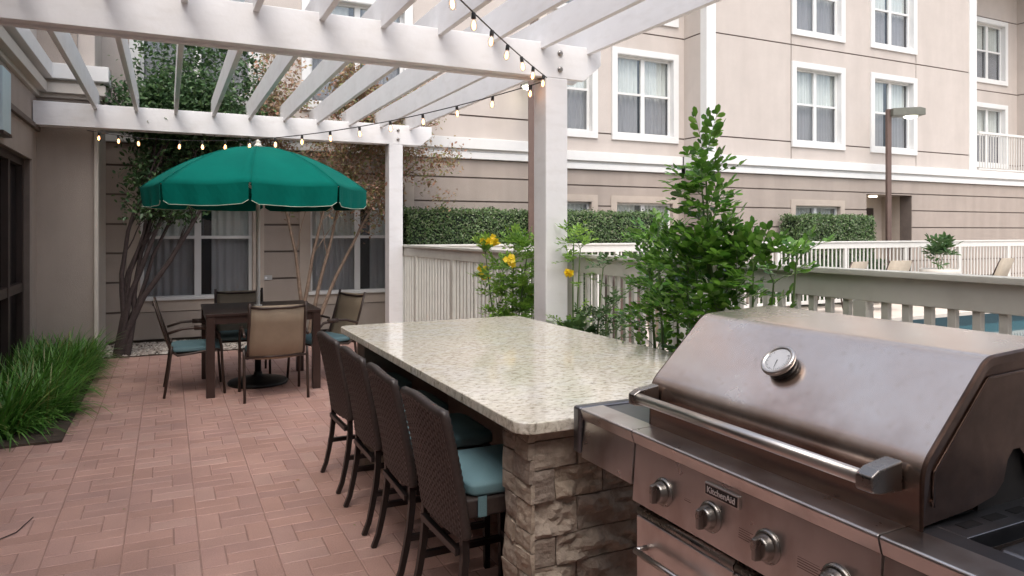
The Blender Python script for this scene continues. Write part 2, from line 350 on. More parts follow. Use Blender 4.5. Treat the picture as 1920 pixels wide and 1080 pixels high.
# ---------------------------------------------------------------- ground, deck, pool
def ring(name, X0, X1, Y0, Y1, hx0, hx1, hy0, hy1, z, mat):
    mb = MB()
    for a, b_, c, d in ((X0, X1, Y0, hy0), (X0, X1, hy1, Y1), (X0, hx0, hy0, hy1), (hx1, X1, hy0, hy1)):
        if b_ > a and d > c: mb.add([(a, c, z), (b_, c, z), (b_, d, z), (a, d, z)], [(0, 1, 2, 3)])
    return tag(mb.build(name, mat, None, fixn=False), kind='structure')
PX0, PX1, PY0, PY1 = 9.6, 17.5, 4.4, 8.35
ring('ground', -300, 300, -300, 300, PX0, PX1, PY0, PY1, -.04, M['grass_ground'])
ring('pool_deck', 2.97, 26, -8, 11.3, PX0, PX1, PY0, PY1, -.002, M['deck'])
mb = MB(); mb.box(PX0-.3, PX0, PY0-.3, PY1+.3, -.03, .03).box(PX1, PX1+.3, PY0-.3, PY1+.3, -.03, .03).box(PX0, PX1, PY1, PY1+.3, -.03, .03).box(PX0, PX1, PY0-.3, PY0, -.03, .03)
pool = thing('swimming_pool', 'swimming pool of blue water sunk in the pale deck behind the near fence', 'pool', (13, 6.4, 0))
mb.build('coping', M['deck'], pool)
mb = MB()
for (x0, x1, y0, y1) in ((PX0-.1, PX0+.01, PY0, PY1), (PX1-.01, PX1+.1, PY0, PY1), (PX0, PX1, PY1-.01, PY1+.1), (PX0, PX1, PY0-.1, PY0+.01)): mb.box(x0, x1, y0, y1, -1.2, -.031)
mb.build('pool_wall', M['pool_tile'], pool)
MB().box(PX0, PX1, PY0, PY1, -1.25, -.22).build('pool_water', M['water'], pool)

# ---------------------------------------------------------------- brick patio
pat = bpy.data.objects.new('patio', None); COL.objects.link(pat); pat['kind'] = 'structure'
PXa, PXb, PYa, PYb = -1.40, 2.95, -1.5, 11.15
mb = MB(); mb.box(PXa, PXb, PYa, PYb, -.03, -.003); o = mb.build('joint_bed', M['mortar'], pat)
bricks = []
SW = .338; CH = .225; GAP = .004
def bed(x, y):
    if x < -.70 and y > 6.15: return True
    if x < 2.97 and y > 9.97: return True
    if x > 2.5 and y < 6.6: return True
    return False
nx = int((PXb-PXa)/SW)+2
for i in range(-1, nx):
    x0 = -.532+SW*(i-3)
    off = (i % 2)*.11
    for j in range(int((PYb-PYa)/CH)+2):
        y0 = PYa+j*CH+off
        flip = (j + i) % 2
        if flip: rects = [(x0, x0+.1125, y0, y0+.225, 1), (x0+.1125, x0+.338, y0, y0+.1125, 0), (x0+.1125, x0+.338, y0+.1125, y0+.225, 0)]
        else: rects = [(x0+.2255, x0+.338, y0, y0+.225, 1), (x0, x0+.2255, y0, y0+.1125, 0), (x0, x0+.2255, y0+.1125, y0+.225, 0)]
        for (a, b_, c, d, v) in rects:
            cx, cy = (a+b_)/2, (c+d)/2
            if cx < PXa+.05 or cx > PXb-.05 or cy > PYb or bed(cx, cy): continue
            bricks.append((cx, cy, v))
def brick_geo(mb, L, W, top, cx=0, cy=0, tx=0, ty=0, g=GAP):
    hx, hy = L/2-g/2, W/2-g/2; c = .004
    vs = []
    for (ex, z) in ((0, -.02), (0, top-.0035), (-c, top)):
        for sx, sy in ((-1, -1), (1, -1), (1, 1), (-1, 1)):
            X = sx*(hx+ex); Y = sy*(hy+ex)
            vs.append((cx+X, cy+Y, z+tx*X+ty*Y))
    fs = [(8, 9, 10, 11)]
    for l in (0, 4):
        for k in range(4): fs.append((l+k, l+(k+1) % 4, l+4+(k+1) % 4, l+4+k))
    mb.add(vs, fs)
v = Vector((math.sin(R(25.9)), math.cos(R(25.9)))); r_ = Vector((v.y, -v.x))
def inview(cx, cy):
    d = cx*v.x+cy*v.y; xc = cx*r_.x+cy*r_.y
    if d < 2.9: return False
    px = 960+1332*xc/d
    return -30 < px < 960 and not (cx > 1.15 and cy < 5)
vis = sorted([b_ for b_ in bricks if inview(b_[0], b_[1])], key=lambda q: q[0]**2+q[1]**2)[:298]
vs_ = set((round(a, 4), round(b_, 4)) for a, b_, c in vis)
var = {0: [], 1: []}
for vv in (0, 1):
    for k in range(6):
        q = MB(); L, W = (.2255, .1125) if vv == 0 else (.1125, .225)
        brick_geo(q, L, W, 0, tx=random.uniform(-.006, .006), ty=random.uniform(-.006, .006))
        me, c = q.mesh('brick', M['brick'], (0, 0, 0)); var[vv].append(me)
for (cx, cy, vv) in vis:
    link('brick', random.choice(var[vv]), pat, (cx, cy, random.uniform(-.0015, .0012)))
rest = MB()
for (cx, cy, vv) in bricks:
    if (round(cx, 4), round(cy, 4)) in vs_: continue
    L, W = (.2255, .1125) if vv == 0 else (.1125, .225)
    brick_geo(rest, L, W, random.uniform(-.0015, .001), cx, cy, random.uniform(-.005, .005), random.uniform(-.005, .005))
rest.build('brick_field', M['brick'], pat, kind='stuff', fixn=False)
# beds
o = MB().box(-1.41, -.70, 6.17, 10.0, -.03, .015).box(2.5, 2.93, -1.4, 6.6, -.03, .012).build('planting_bed', M['soil'], None); tag(o, kind='structure')
o = MB().box(-.75, 2.95, 9.98, 11.19, -.03, .012).build('gravel_bed', M['soil'], None); tag(o, kind='structure')
mb = MB()
for k in range(2600):
    x = random.uniform(-.74, 2.8); y = random.uniform(9.99, 11.1); r = random.uniform(.012, .035)
    a = random.random()*6; q = []
    for (ux, uy, uz) in ((1, 0, 0), (0, 1, 0), (-1, 0, 0), (0, -1, 0), (0, 0, .8)):
        X = ux*math.cos(a)-uy*math.sin(a); Y = ux*math.sin(a)+uy*math.cos(a)
        f = random.uniform(.7, 1.2)
        q.append((x+X*r*f, y+Y*r*f, .012+uz*r*f*.8+ (0 if uz else 0)))
    mb.add(q, [(0, 1, 4), (1, 2, 4), (2, 3, 4), (3, 0, 4)], True)
tag(mb.build('river_gravel', M['gravel'], None, fixn=False), 'mixed brown and white river gravel in the bed below the back wall', 'gravel', kind='stuff')

# ---------------------------------------------------------------- buildings
class Sec:
    def __init__(s, o, u, n): s.o = Vector((*o, 0)); s.u = Vector((*u, 0)); s.n = Vector((*n, 0))
    def P(s, u, z, n): return s.o + s.u*u + s.n*n + Vector((0, 0, z))
    def box(s, mb, u0, u1, z0, z1, n0, n1):
        mb.hexa([s.P(u0, z0, n0), s.P(u1, z0, n0), s.P(u1, z0, n1), s.P(u0, z0, n1), s.P(u0, z1, n0), s.P(u1, z1, n0), s.P(u1, z1, n1), s.P(u0, z1, n1)])
def cells(u0, u1, z0, z1, ops):
    us = sorted({u0, u1} | {q for o in ops for q in (o[0], o[1]) if u0 < q < u1})
    zs = sorted({z0, z1} | {q for o in ops for q in (o[2], o[3]) if z0 < q < z1})
    out = []
    for j in range(len(zs)-1):
        run = None
        for i in range(len(us)-1):
            cu, cz = (us[i]+us[i+1])/2, (zs[j]+zs[j+1])/2
            hole = any(o[0] < cu < o[1] and o[2] < cz < o[3] for o in ops)
            if hole:
                if run: out.append(run); run = None
            else:
                run = (run[0], us[i+1], zs[j], zs[j+1]) if run else (us[i], us[i+1], zs[j], zs[j+1])
        if run: out.append(run)
    return out
def facade(sec, u0, u1, zb, ops, mat, parent, g=.028, depth=.02, back=.3, name='stucco_panel', vcuts=()):
    mb = MB()
    for c in cells(u0, u1, zb[0], zb[-1], ops): sec.box(mb, *c, -back, 0)
    if mb.v: mb.build('wall', M['groove'], parent)
    for j in range(len(zb)-1):
        for (a, b_) in zip((u0,)+tuple(vcuts), tuple(vcuts)+(u1,)):
            ga = g/2 if a in vcuts else 0; gb = g/2 if b_ in vcuts else 0
            groups = []
            for c in cells(a+ga, b_-gb, zb[j]+g/2, zb[j+1]-g/2, ops):
                hit = [G_ for G_ in groups if any(abs(q[3]-c[2]) < 1e-6 and q[0] < c[1]-1e-6 and c[0] < q[1]-1e-6 for q in G_)]
                new = [c]
                for G_ in hit: new += G_; groups.remove(G_)
                groups.append(new)
            for G_ in groups:
                mb = MB()
                for c in G_: sec.box(mb, *c, .0, depth)
                mb.build(name, mat, parent)
curt_cache = {}
def window(sec, u0, u1, z0, z1, parent, trim=None, tw=.12, panes=2, sash=True, sill=None, proud=.06, inset=.07):
    mb = MB()
    T_ = trim or M['trim']
    sec.box(mb, u0-tw, u1+tw, z1, z1+tw, .0205, proud)
    sec.box(mb, u0-tw, u1+tw, z0-tw, z0, .0205, proud)
    sec.box(mb, u0-tw, u0, z0, z1, .0205, proud); sec.box(mb, u1, u1+tw, z0, z1, .0205, proud)
    # reveals
    for (a, b_, c, d) in ((u0, u0+.012, z0, z1), (u1-.012, u1, z0, z1), (u0+.012, u1-.012, z1-.012, z1), (u0+.012, u1-.012, z0, z0+.012)):
        sec.box(mb, a, b_, c, d, -inset-.08, proud-.004)
    w_ = mb.build('window', T_, parent)
    mb = MB(); fr = .045; a, b_, c, d = u0+.012, u1-.012, z0+.012, z1-.012
    n0, n1 = -inset-.05, -inset
    sec.box(mb, a, a+fr, c, d, n0, n1); sec.box(mb, b_-fr, b_, c, d, n0, n1); sec.box(mb, a+fr, b_-fr, d-fr, d, n0, n1); sec.box(mb, a+fr, b_-fr, c, c+fr, n0, n1)
    cm = (a+b_)/2; zm = c+(d-c)*.52
    if panes == 2: sec.box(mb, cm-.045, cm+.045, c+fr, d-fr, n0, n1+.003)
    sec.box(mb, a+fr, (cm-.045) if panes == 2 else b_-fr, zm-.022, zm+.022, n0, n1+.002)
    if panes == 2: sec.box(mb, cm+.045, b_-fr, zm-.022, zm+.022, n0, n1+.002)
    mb.build('sash', M['trim'], w_)
    spans = [(a+fr, cm-.045), (cm+.045, b_-fr)] if panes == 2 else [(a+fr, b_-fr)]
    for (p, q) in spans:
        m1 = MB(); sec.box(m1, p, q, zm+.022, d-fr, n0+.015, n0+.02); m1.build('pane', M['glass'], w_)
        m2 = MB(); sec.box(m2, p, q, c+fr, zm-.022, n0+.015, n0+.02); m2.build('pane', M['screen'], w_)
    # pleated curtain, two halves
    split = random.choice([.5, .5, .42, .58]); gapc = random.choice([-.01, .02, .05, .14, .22])
    mb = MB(); sec.box(mb, u0, u1, z0, z1, -.285, -.27); mb.build('unlit_room_sheet', M['dark_in'], w_); mb = MB()  # black sheet, the room's darkness put into its colour
    ucut = a+(b_-a)*split
    for (p, q) in ((a, ucut-gapc/2), (ucut+gapc/2, b_)):
        nseg = max(6, int((q-p)/.012)); ph = random.random()*6; vs = []
        for i in range(nseg+1):
            u = p+(q-p)*i/nseg; dd = .022*math.sin(u*62+ph+1.2*math.sin(u*9+ph))+.008*math.sin(u*27+ph*2)
            vs += [sec.P(u, c, -inset-.12+dd), sec.P(u, d, -inset-.12+dd*.8)]
        mb.add(vs, [(2*i, 2*i+2, 2*i+3, 2*i+1) for i in range(nseg)], True)
    mb.build('curtain', M['curtain'], w_, fixn=False)
    return w_

H = thing('hotel_building', 'cream and taupe stucco hotel with white trimmed windows and grooved ground floor', 'building', (8, 11.5, 0))
LZ = [.03, .434, .85, 1.256, 1.66, 2.07, 2.475, 2.79]
UZ = [3.14, 3.53, 5.66, 7.79, 9.0]
ROWS = [(3.54, 5.18), (6.0, 7.64)]
YA, YB, YC, YD = 11.2, 12.05, 11.35, 12.6
XA0, XAB, XBC, XCD, XDE = -.9, 5.78, 9.94, 18.6, 23.0
sA = Sec((0, YA), (1, 0), (0, -1)); sB = Sec((0, YB), (1, 0), (0, -1)); sC = Sec((0, YC), (1, 0), (0, -1)); sD = Sec((0, YD), (1, 0), (0, -1))
# A
wA = [(-.35, 1.155), (1.97, 3.49)]
ops = [(a, b_, .58, 2.30) for a, b_ in wA]
facade(sA, XA0, XAB, LZ, ops, M['taupe'], H)
for a, b_ in wA:
    window(sA, a, b_, .58, 2.30, H, M['taupe_trim'], .15, proud=.035)
    mb = MB(); sA.box(mb, a-.02, b_+.02, .585, .63, .036, .075); mb.build('window_sill', M['trim'], H, bevel=.004)
ops = [(a, b_, z0, z1) for a, b_ in wA for z0, z1 in ROWS]
facade(sA, XA0, XAB, UZ, ops, M['cream'], H)
for o_ in ops: window(sA, *o_, H)
# B
wB = [(6.17, 7.61), (8.19, 9.63)]
ops = [(a, b_, .45, 2.16) for a, b_ in wB]
facade(sB, XAB+.3, XBC, LZ, ops, M['taupe'], H)
for o_ in ops: window(sB, *o_, H, M['taupe_trim'], .13, proud=.035)
ops = [(a, b_, z0, z1) for a, b_ in wB for z0, z1 in ROWS]
facade(sB, XAB+.3, XBC, UZ, ops, M['cream'], H)
for o_ in ops: window(sB, *o_, H)
# returns
sR1 = Sec((XAB+.3, YA), (0, 1), (1, 0)); facade(sR1, .0, YB-YA-.02, LZ, [], M['taupe'], H); facade(sR1, .0, YB-YA-.02, UZ, [], M['cream'], H)
sR2 = Sec((XBC, YC), (0, 1), (-1, 0)); facade(sR2, -.019, YB-YC-.022, LZ, [], M['taupe'], H); facade(sR2, .16, YB-YC-.02, UZ, [], M['cream'], H)
mb = MB(); sA.box(mb, XAB-.0, XAB+.3, 0, 9.02, -.3, -.001); sA.box(mb, XAB+.3-.12, XAB+.33, 3.14, 9.02, -.02, .045); mb.build('corner_pilaster', M['col_trim'], H)
# C
wC = [(12.42, 13.85), (14.96, 16.38)]
RX0, RX1, RZ = 14.72, 16.35, 2.44
opsL = [(12.42, 13.85, .45, 2.14), (RX0, RX1, 0, RZ)]
facade(sC, XBC+.001, 27, LZ, opsL, M['taupe'], H)
window(sC, *opsL[0], H, M['taupe_trim'], .13, proud=.035)
ops = [(a, b_, z0, z1) for a, b_ in wC for z0, z1 in ROWS]
facade(sC, XBC+.22, XCD, UZ, ops, M['cream'], H, vcuts=(12.30, 16.5))
for o_ in ops: window(sC, *o_, H)
mb = MB(); sC.box(mb, XBC-.022, XBC+.22, 3.14, 9.02, -.16, .03); mb.build('corner_pilaster', M['trim'], H)
mb = MB(); sC.box(mb, XCD, XCD+.3, 3.14, 9.02, -.16, .035); mb.build('corner_pilaster', M['trim'], H)
mb = MB(); sC.box(mb, XCD+.1, XCD+.3, 3.14, 9.02, -1.2, -.165); mb.build('return_wall', M['cream'], H)
# doorway recess
mb = MB(); sC.box(mb, RX0-.05, RX0, 0, RZ, -.95, -.301); sC.box(mb, RX1, RX1+.05, 0, RZ, -.95, -.301); sC.box(mb, RX0-.05, RX1+.05, RZ, RZ+.1, -.95, -.301); sC.box(mb, RX0, RX1, 0, RZ, -.95, -.80)
mb.build('doorway_recess', M['taupe_trim'], H)
dr = MB(); sC.box(dr, 15.02, 16.0, .02, 2.15, -.799, -.76); dr = dr.build('door', M['door_brown'], H, bevel=.005)
mb = MB(); mb.lathe([(.02, 0), (.028, .02), (.028, .05), (.01, .06)], sC.P(15.15, 1.0, -.76), (0, -1, 0), 12); mb.build('door_handle', M['steel_bright'], dr)
mb = MB(); mb.lathe([(.09, 0), (.09, .03)], (15.5, 11.75, RZ-.04), seg=16); mb.build('ceiling_downlight', M['downlight'], H)
# D upper
wD = [(19.0, 19.55), (20.95, 22.35)]
ops = [(a, b_, z0, z1) for a, b_ in wD for z0, z1 in ROWS]
facade(sD, XCD+.1, XDE, UZ, ops, M['cream'], H)
for o_ in ops: window(sD, *o_, H, panes=1 if o_[1]-o_[0] < 1 else 2)
sR3 = Sec((XDE, YC), (0, 1), (-1, 0)); facade(sR3, 0, YD-YC-.02, UZ, [], M['cream'], H)
facade(sC, XDE, 27, UZ, [], M['cream'], H)
# cornices
def cornice(pts, name='cornice', mat='trim', rings=((3.14, .12, 2.955), (2.955, .05, 2.905), (2.905, .08, 2.79))):
    for (zt, pr, zb_) in rings:
        mb = MB()
        for (sec, a, b_) in pts: sec.box(mb, a, b_, zb_, zt, -.28, pr)
        mb.build(name, M[mat], H, bevel=.008)
cornice([(sA, XA0, XAB+.42)]); cornice([(sB, XAB+.43, XBC-.13)]); cornice([(sC, XBC-.12, 27)]); cornice([(sR1, .281, .569)]); cornice([(sR2, .281, .569)])
mb = MB(); sC.box(mb, XCD+.301, XDE, 3.0, 3.14, -1.3, -.281); mb.build('balcony_floor', M['trim'], H)
# balcony railing on D
br = MB(); sC.box(br, XCD+.33, XDE-.02, 4.1, 4.16, .02, .09); br = br.build('balcony_railing', M['fence_white'], H)
bb = MB(); sC.box(bb, 0, .02, 3.22, 4.1, .045, .065)
me, c = bb.mesh('baluster', M['fence_white'])
x = XCD+.4
while x < XDE-.05:
    link('baluster', me, br, (x, YC-.055, 3.66)); x += .115
mb = MB(); sC.box(mb, XCD+.33, XDE-.02, 3.17, 3.21, .03, .08); mb.build('bottom_rail', M['fence_white'], br)
# solid building masses behind the facades
mb = MB(); mb.box(XA0, 27, 13.2, 24, 0, 9.1); mb.box(XA0, XAB+.2, 11.85, 13.2, 0, 9).box(XAB+.2, XBC+.3, 12.5, 13.2, 0, 9).box(XBC+.35, RX0-.1, 11.8, 13.2, 0, 9).box(RX0-.1, RX1+.1, 12.4, 13.2, 0, 9).box(RX1+.1, XCD-.1, 11.8, 13.2, 0, 9).box(XDE+.35, 27, 11.8, 13.2, 0, 9).box(XCD-.1, XDE+.35, 11.8, 13.2, 0, 2.99)
mb.build('building_core', M['cream'], H)
MB().box(XA0-.1, 27.2, 10.9, 24.1, 9.101, 9.4).build('roof', M['col_trim'], H)
# outlet
mb = MB(); sA.box(mb, 1.30, 1.42, .83, .90, .021, .035); ot = mb.build('outlet_cover', M['outlet'], H, bevel=.004)
for uu in (1.333, 1.387):
    mb = MB(); mb.lathe([(.016, 0), (.016, .004)], sA.P(uu, .865, .035), (0, -1, 0), 12); mb.build('socket_face', M['white_plastic' if uu < 1.35 else 'outlet'], ot)

# left wing
L = thing('hotel_wing', 'taupe stucco wing at the left with bronze glazed doors and white cornice', 'building', (-1.6, 5, 0))
sL = Sec((-1.41, 0), (0, 1), (1, 0))
WXo = [(6.3, 9.70, .02, 2.38), (1.5, 5.3, .02, 2.38)]
facade(sL, -6, 10.04, [0, 2.78, 3.15], WXo, M['taupe'], L, g=.0, depth=.02)
mb = MB(); sL.box(mb, -6, 10.03, 2.74, 2.80, .0205, .06); mb.build('ledge_moulding', M['groove'], L, bevel=.006)
sF = Sec((0, 10.05), (1, 0), (0, -1))
facade(sF, -1.41, -.80, [0, 3.15], [], M['taupe'], L, g=0, depth=.02)
mb = MB(); mb.box(-.80, -.755, 10.0, 11.19, 0, 3.15); mb.build('corner_trim', M['col_trim'], L, bevel=.006)
for (z0, z1, p) in ((3.15, 3.20, .06), (3.20, 3.32, .14), (3.32, 3.36, .10), (3.36, 3.54, .20)):
    mb = MB(); sL.box(mb, -6, 10.05-p, z0, z1, -.28, p); sF.box(mb, -1.41-.28, -.755+p*.6, z0, z1, -.4, p)
    mb.build('cornice', M['col_trim'] if z0 < 3.36 else M['trim'], L, bevel=.006)
facade(sL, -6, 10.05, [3.54, 5.3], [], M['cream'], L, depth=.02)
facade(sF, -1.41, -.98, [3.54, 5.3], [], M['taupe'], L, depth=.02)
MB().box(-.98, -.80, 10.08, 11.15, 3.54, 5.3).build('return_wall', M['cream'], L)
MB().box(-8, -1.72, -6, 13, 0, 5.35).build('building_core', M['cream'], L)
for (a, b_, z0, z1) in WXo:
    mb = MB(); n0, n1 = -.16, -.06
    sL.box(mb, a, a+.07, z0, z1, n0, n1); sL.box(mb, b_-.07, b_, z0, z1, n0, n1); sL.box(mb, a+.07, b_-.07, z1-.08, z1, n0, n1); sL.box(mb, a+.07, b_-.07, z0, z0+.12, n0, n1)
    cuts = [a+.07+(b_-a-.14)*k/4 for k in range(5)]
    for c_ in cuts[1:-1]: sL.box(mb, c_-.035, c_+.035, z0+.12, z1-.08, n0, n1+.01)
    for k in range(4): sL.box(mb, cuts[k]+.036, cuts[k+1]-.036, .88, .98, n0, n1+.004)
    w_ = mb.build('glazed_door', M['door_brown'], L)
    for k in range(4):
        for (p, q) in ((z0+.12, .88), (.98, z1-.08)):
            mb = MB(); sL.box(mb, cuts[k]+.036, cuts[k+1]-.036, p, q, -.12, -.112); mb.build('pane', M['dark_glass'], w_)
    mb = MB(); sL.box(mb, a, b_, z0, z1, -.29, -.27); mb.build('unlit_room_sheet', M['dark_in'], w_)  # black sheet painting in the dark room behind the doors
sg = thing('wall_sign', 'pale blue blank signboard mounted on the left wing wall above the glazed doors', 'sign', (-1.36, 7.9, 2.8))
MB().box(-1.388, -1.33, 7.75, 8.13, 2.47, 3.05).build('board', M['pale_blue'], sg, bevel=.004)
MB().box(-1.389, -1.322, 7.74, 8.14, 2.44, 2.469).build('board_frame', M['door_brown'], sg)

# unseen wing added behind the viewer to block sky light and shade the patio
RW = thing('rear_shade_wing', 'unseen taupe and cream stucco wing added behind the viewer to shade the patio', 'building', (1, -3, 0))
sW = Sec((0, -2.6), (1, 0), (0, 1))
rw_ = [(-.4, 1.1), (2.2, 3.7), (5.0, 6.5)]
facade(sW, -8, 9, LZ, [(a, b_, .58, 2.3) for a, b_ in rw_], M['taupe'], RW)
facade(sW, -8, 9, [3.14, 3.53, 5.9], [(a, b_, 3.6, 5.2) for a, b_ in rw_], M['cream'], RW)
for a, b_ in rw_:
    window(sW, a, b_, .58, 2.3, RW, M['taupe_trim'], .13, proud=.035); window(sW, a, b_, 3.6, 5.2, RW)
mb = MB(); sW.box(mb, -8, 9, 2.79, 3.14, -.28, .1); mb.build('cornice', M['trim'], RW)
MB().box(-8, 9, -10, -3.1, 0, 5.95).build('building_core', M['cream'], RW)
MB().box(-8.1, 9.1, -10.1, -2.5, 5.951, 6.1).build('roof', M['col_trim'], RW)

# ---------------------------------------------------------------- pergola
PG = thing('pergola', 'white painted timber pergola with two big beams and slanting open rafters over the patio', 'pergola', (1, 7, 0))
BZ0, BZ1 = 2.78, 3.055
def beam(Y, x0, x1, th=.20):
    poly = [(x0, BZ0), (x1-.16, BZ0), (x1, BZ0+.14), (x1, BZ1), (x0, BZ1)]
    for (y0, y1) in ((Y-th/2, Y-.052), (Y+.052, Y+th/2)):
        mb = MB(); mb.extrude(poly, y0, y1, lambda a, b_, t_: (a, t_, b_)); mb.build('beam', M['white'], PG, bevel=.005)
    mb = MB(); mb.box(x0+.02, x1-.4, Y-.0515, Y+.0515, BZ0+.018, BZ1-.1); mb.build('beam_filler', M['white'], PG, bevel=.004)
beam(5.05, -1.38, 3.22); beam(9.78, -1.38, 3.42); beam(.1, -1.38, 3.22)
for (x, y) in ((2.80, 5.05), (2.89, 9.78)):
    o = MB().box(x-.1, x+.1, y-.1-.003, y+.1+.003, 0, BZ0-.001).build('post', M['white'], PG, bevel=.008)
    for zz in (BZ0+.07, BZ0+.2):
        MB().lathe([(.022, 0), (.022, .012), (.012, .018)], (x+.03, y-.1005, zz), (0, -1, 0), 12).build('bolt', M['steel_sat'], PG)
for k in range(10):
    x = -.76+.4295*k
    poly = [(-.6, 3.16), (-.45, 3.0), (10.1, 3.0), (10.25, 3.16), (10.25, 3.235), (-.6, 3.235)]
    mb = MB(); mb.extrude(poly, x-.021, x+.021, lambda a, b_, t_: (t_, a, b_)); mb.build('rafter', M['white'], PG, bevel=.003)

# ---------------------------------------------------------------- fences
def fence(name, label, A, B, zt, rail_h, sp, bw, mat, group=None, postw=.05, pevery=14, railth=.045, cap=.09, zb=.1, flush=True):
    A = Vector((*A, 0)); B = Vector((*B, 0)); u = (B-A); Lh = u.length; u.normalize(); n = Vector((-u.y, u.x, 0))
    f = thing(name, label, 'fence', tuple((A+B)/2), group)
    s = Sec((A.x, A.y), (u.x, u.y), (n.x, n.y))
    mb = MB(); s.box(mb, 0, Lh, zt-.03, zt, -cap/2, cap/2); mb.build('cap_rail', mat, f, bevel=.004)
    mb = MB(); s.box(mb, 0, Lh, zt-rail_h, zt-.0305, -railth/2, railth/2); mb.build('top_rail', mat, f, bevel=.003)
    mb = MB(); s.box(mb, 0, Lh, zb, zb+.07, -railth/2, railth/2); mb.build('bottom_rail', mat, f, bevel=.003)
    def mk(w_, z0):
        q = MB(); s.box(q, 0, w_, z0, zt-rail_h-.001, -w_*.4, w_*.4); return q.mesh('baluster', mat)
    meb, cb = mk(bw, zb+.071); mep, cp = mk(postw, 0)
    k = 0; d = .05
    while d < Lh-.03:
        w_ = postw if k % pevery == 0 else bw
        me, c = (mep, cp) if k % pevery == 0 else (meb, cb)
        p = s.P(d+w_/2, 0, 0)
        link('fence_post' if k % pevery == 0 else 'baluster', me, f, (p.x, p.y, c.z)); d += sp; k += 1
    return f
fence('pool_fence', 'beige wooden fence with thick rail running behind the counter and posts', (3.03, .9), (3.03, 10.1), 1.37, .15, .105, .034, M['fence'], postw=.07, pevery=13)
fence('pool_fence', 'long white slatted fence across the far side of the pool deck', (3.1, 10.22), (22, 10.22), 1.36, .15, .118, .026, M['fence_white'], postw=.07, pevery=16)

# ---------------------------------------------------------------- stone counter
CT = thing('bar_counter', 'long granite topped bar counter with split stone end pillar', 'counter', (1.8, 3.5, 0))
cx0, cx1, cy0, cy1, cz = 1.07, 2.46, 2.14, 4.95, .90
def rpoly(x0, x1, y0, y1, r, rr=None):
    out = []
    for (cx, cy, a0) in ((x0+r, y0+r, 180), (x1-r, y0+r, 270), (x1-r, y1-r, 0), (x0+r, y1-r, 90)):
        for k in range(5):
            a = R(a0+90*k/4); out.append((cx+r*math.cos(a), cy+r*math.sin(a)))
    return out
mb = MB(); mb.extrude(rpoly(cx0, cx1, cy0, cy1, .07), cz-.042, cz, lambda a, b_, t_: (a, b_, t_)); mb.build('counter_top', M['granite'], CT, bevel=.005, seg=3)
MB().box(1.72, 2.40, 2.42, 4.75, 0, cz-.043).build('knee_wall', M['stone_wall'], CT)
SX0, SX1, SY0, SY1 = 1.150, 2.40, 2.215, 2.40
MB().box(SX0, SX1, SY0, SY1, 0, cz-.043).build('pillar_core', M['stone_wall'], CT)
MB().box(SX0, SX1, 4.55, 4.75, 0, cz-.043).build('far_support', M['stone_wall'], CT)
def stone(u0, u1, z0, z1, sec, big=False, sub=(9, 4)):
    """split-face stone with chipped irregular front; returns a builder"""
    mb = MB(); nu, nz_ = sub; g = .0025; sd = random.random()*100
    base = random.uniform(.017, .026); amp = random.uniform(.020, .034) if big else .007
    tu, tz = random.uniform(-.006, .006), random.uniform(-.005, .005)
    vs = []
    for j in range(nz_+1):
        for i in range(nu+1):
            a, b_ = i/nu, j/nz_
            u = u0+g+(u1-u0-2*g)*a; z = z0+g+(z1-z0-2*g)*b_
            e = min(1, min(a, 1-a)*nu*.9, min(b_, 1-b_)*nz_*.9)
            dz = noise.noise(Vector((u*9+sd, z*16, sd)))*1.1+noise.noise(Vector((u*26, z*40+sd, sd)))*.6
            dd = base+amp*dz*(.35+.65*e)+tu*(a-.5)*2+tz*(b_-.5)*2-(1-e)*.004
            if 0 < i < nu: u += random.uniform(-.2, .2)*(u1-u0)/nu
            vs.append(sec.P(u+(0), z, max(.004, dd)))
    fs = []
    for j in range(nz_):
        for i in range(nu):
            q = j*(nu+1)+i
            if random.random() < .5: fs += [(q, q+1, q+nu+2), (q, q+nu+2, q+nu+1)]
            else: fs += [(q, q+1, q+nu+1), (q+1, q+nu+2, q+nu+1)]
    # rim to the wall
    rim = [i for i in range(nu+1)]+[(j+1)*(nu+1)-1 for j in range(1, nz_+1)]+[nz_*(nu+1)+i for i in range(nu-1, -1, -1)]+[j*(nu+1) for j in range(nz_-1, 0, -1)]
    n0 = len(vs)
    for i in rim:
        p = vs[i].copy(); dn = (p-sec.o).dot(sec.n); vs.append(p-sec.n*(dn+.001))
    for k in range(len(rim)):
        k2 = (k+1) % len(rim); fs.append((rim[k], n0+k, n0+k2, rim[k2]))
    mb.add(vs, fs)
    return mb
sSF = Sec((0, SY0), (1, 0), (0, -1)); sSL = Sec((SX0, 0), (0, 1), (-1, 0))
z = 0.0; row = 0
zs = [0, .085, .18, .255, .345, .43, .50, .60, .67, .755, .815, .857]
for j in range(len(zs)-1):
    z0, z1 = zs[j], zs[j+1]
    # corner stones wrap visually: smooth narrow stones on the left face
    y = SY0-.028; ncut = random.choice([.5, .4, .6])
    ym = SY0+(SY1-SY0)*ncut
    for (a, b_) in ((y, ym), (ym, SY1)):
        stone(a, b_, z0, z1, sSL, False, (4, 4)).build('stone', M['stone'], CT)
zf = [0, .13, .245, .37, .475, .60, .715, .815, .857]
for j in range(len(zf)-1):
    x = SX0-.012; first = True
    while x < SX1-.03:
        wd = random.choice([.20, .28, .36, .44]) if not first else (.10 if j % 2 else .19)
        if j == len(zf)-2: wd = .6
        first = False; x2 = min(SX1, x+wd)
        if SX1-x2 < .09: x2 = SX1
        stone(x, x2, zf[j], zf[j+1], sSF, j < 6 and wd > .15, (max(6, int((x2-x)/.017)), 8)).build('stone', M['stone'], CT)
        x = x2

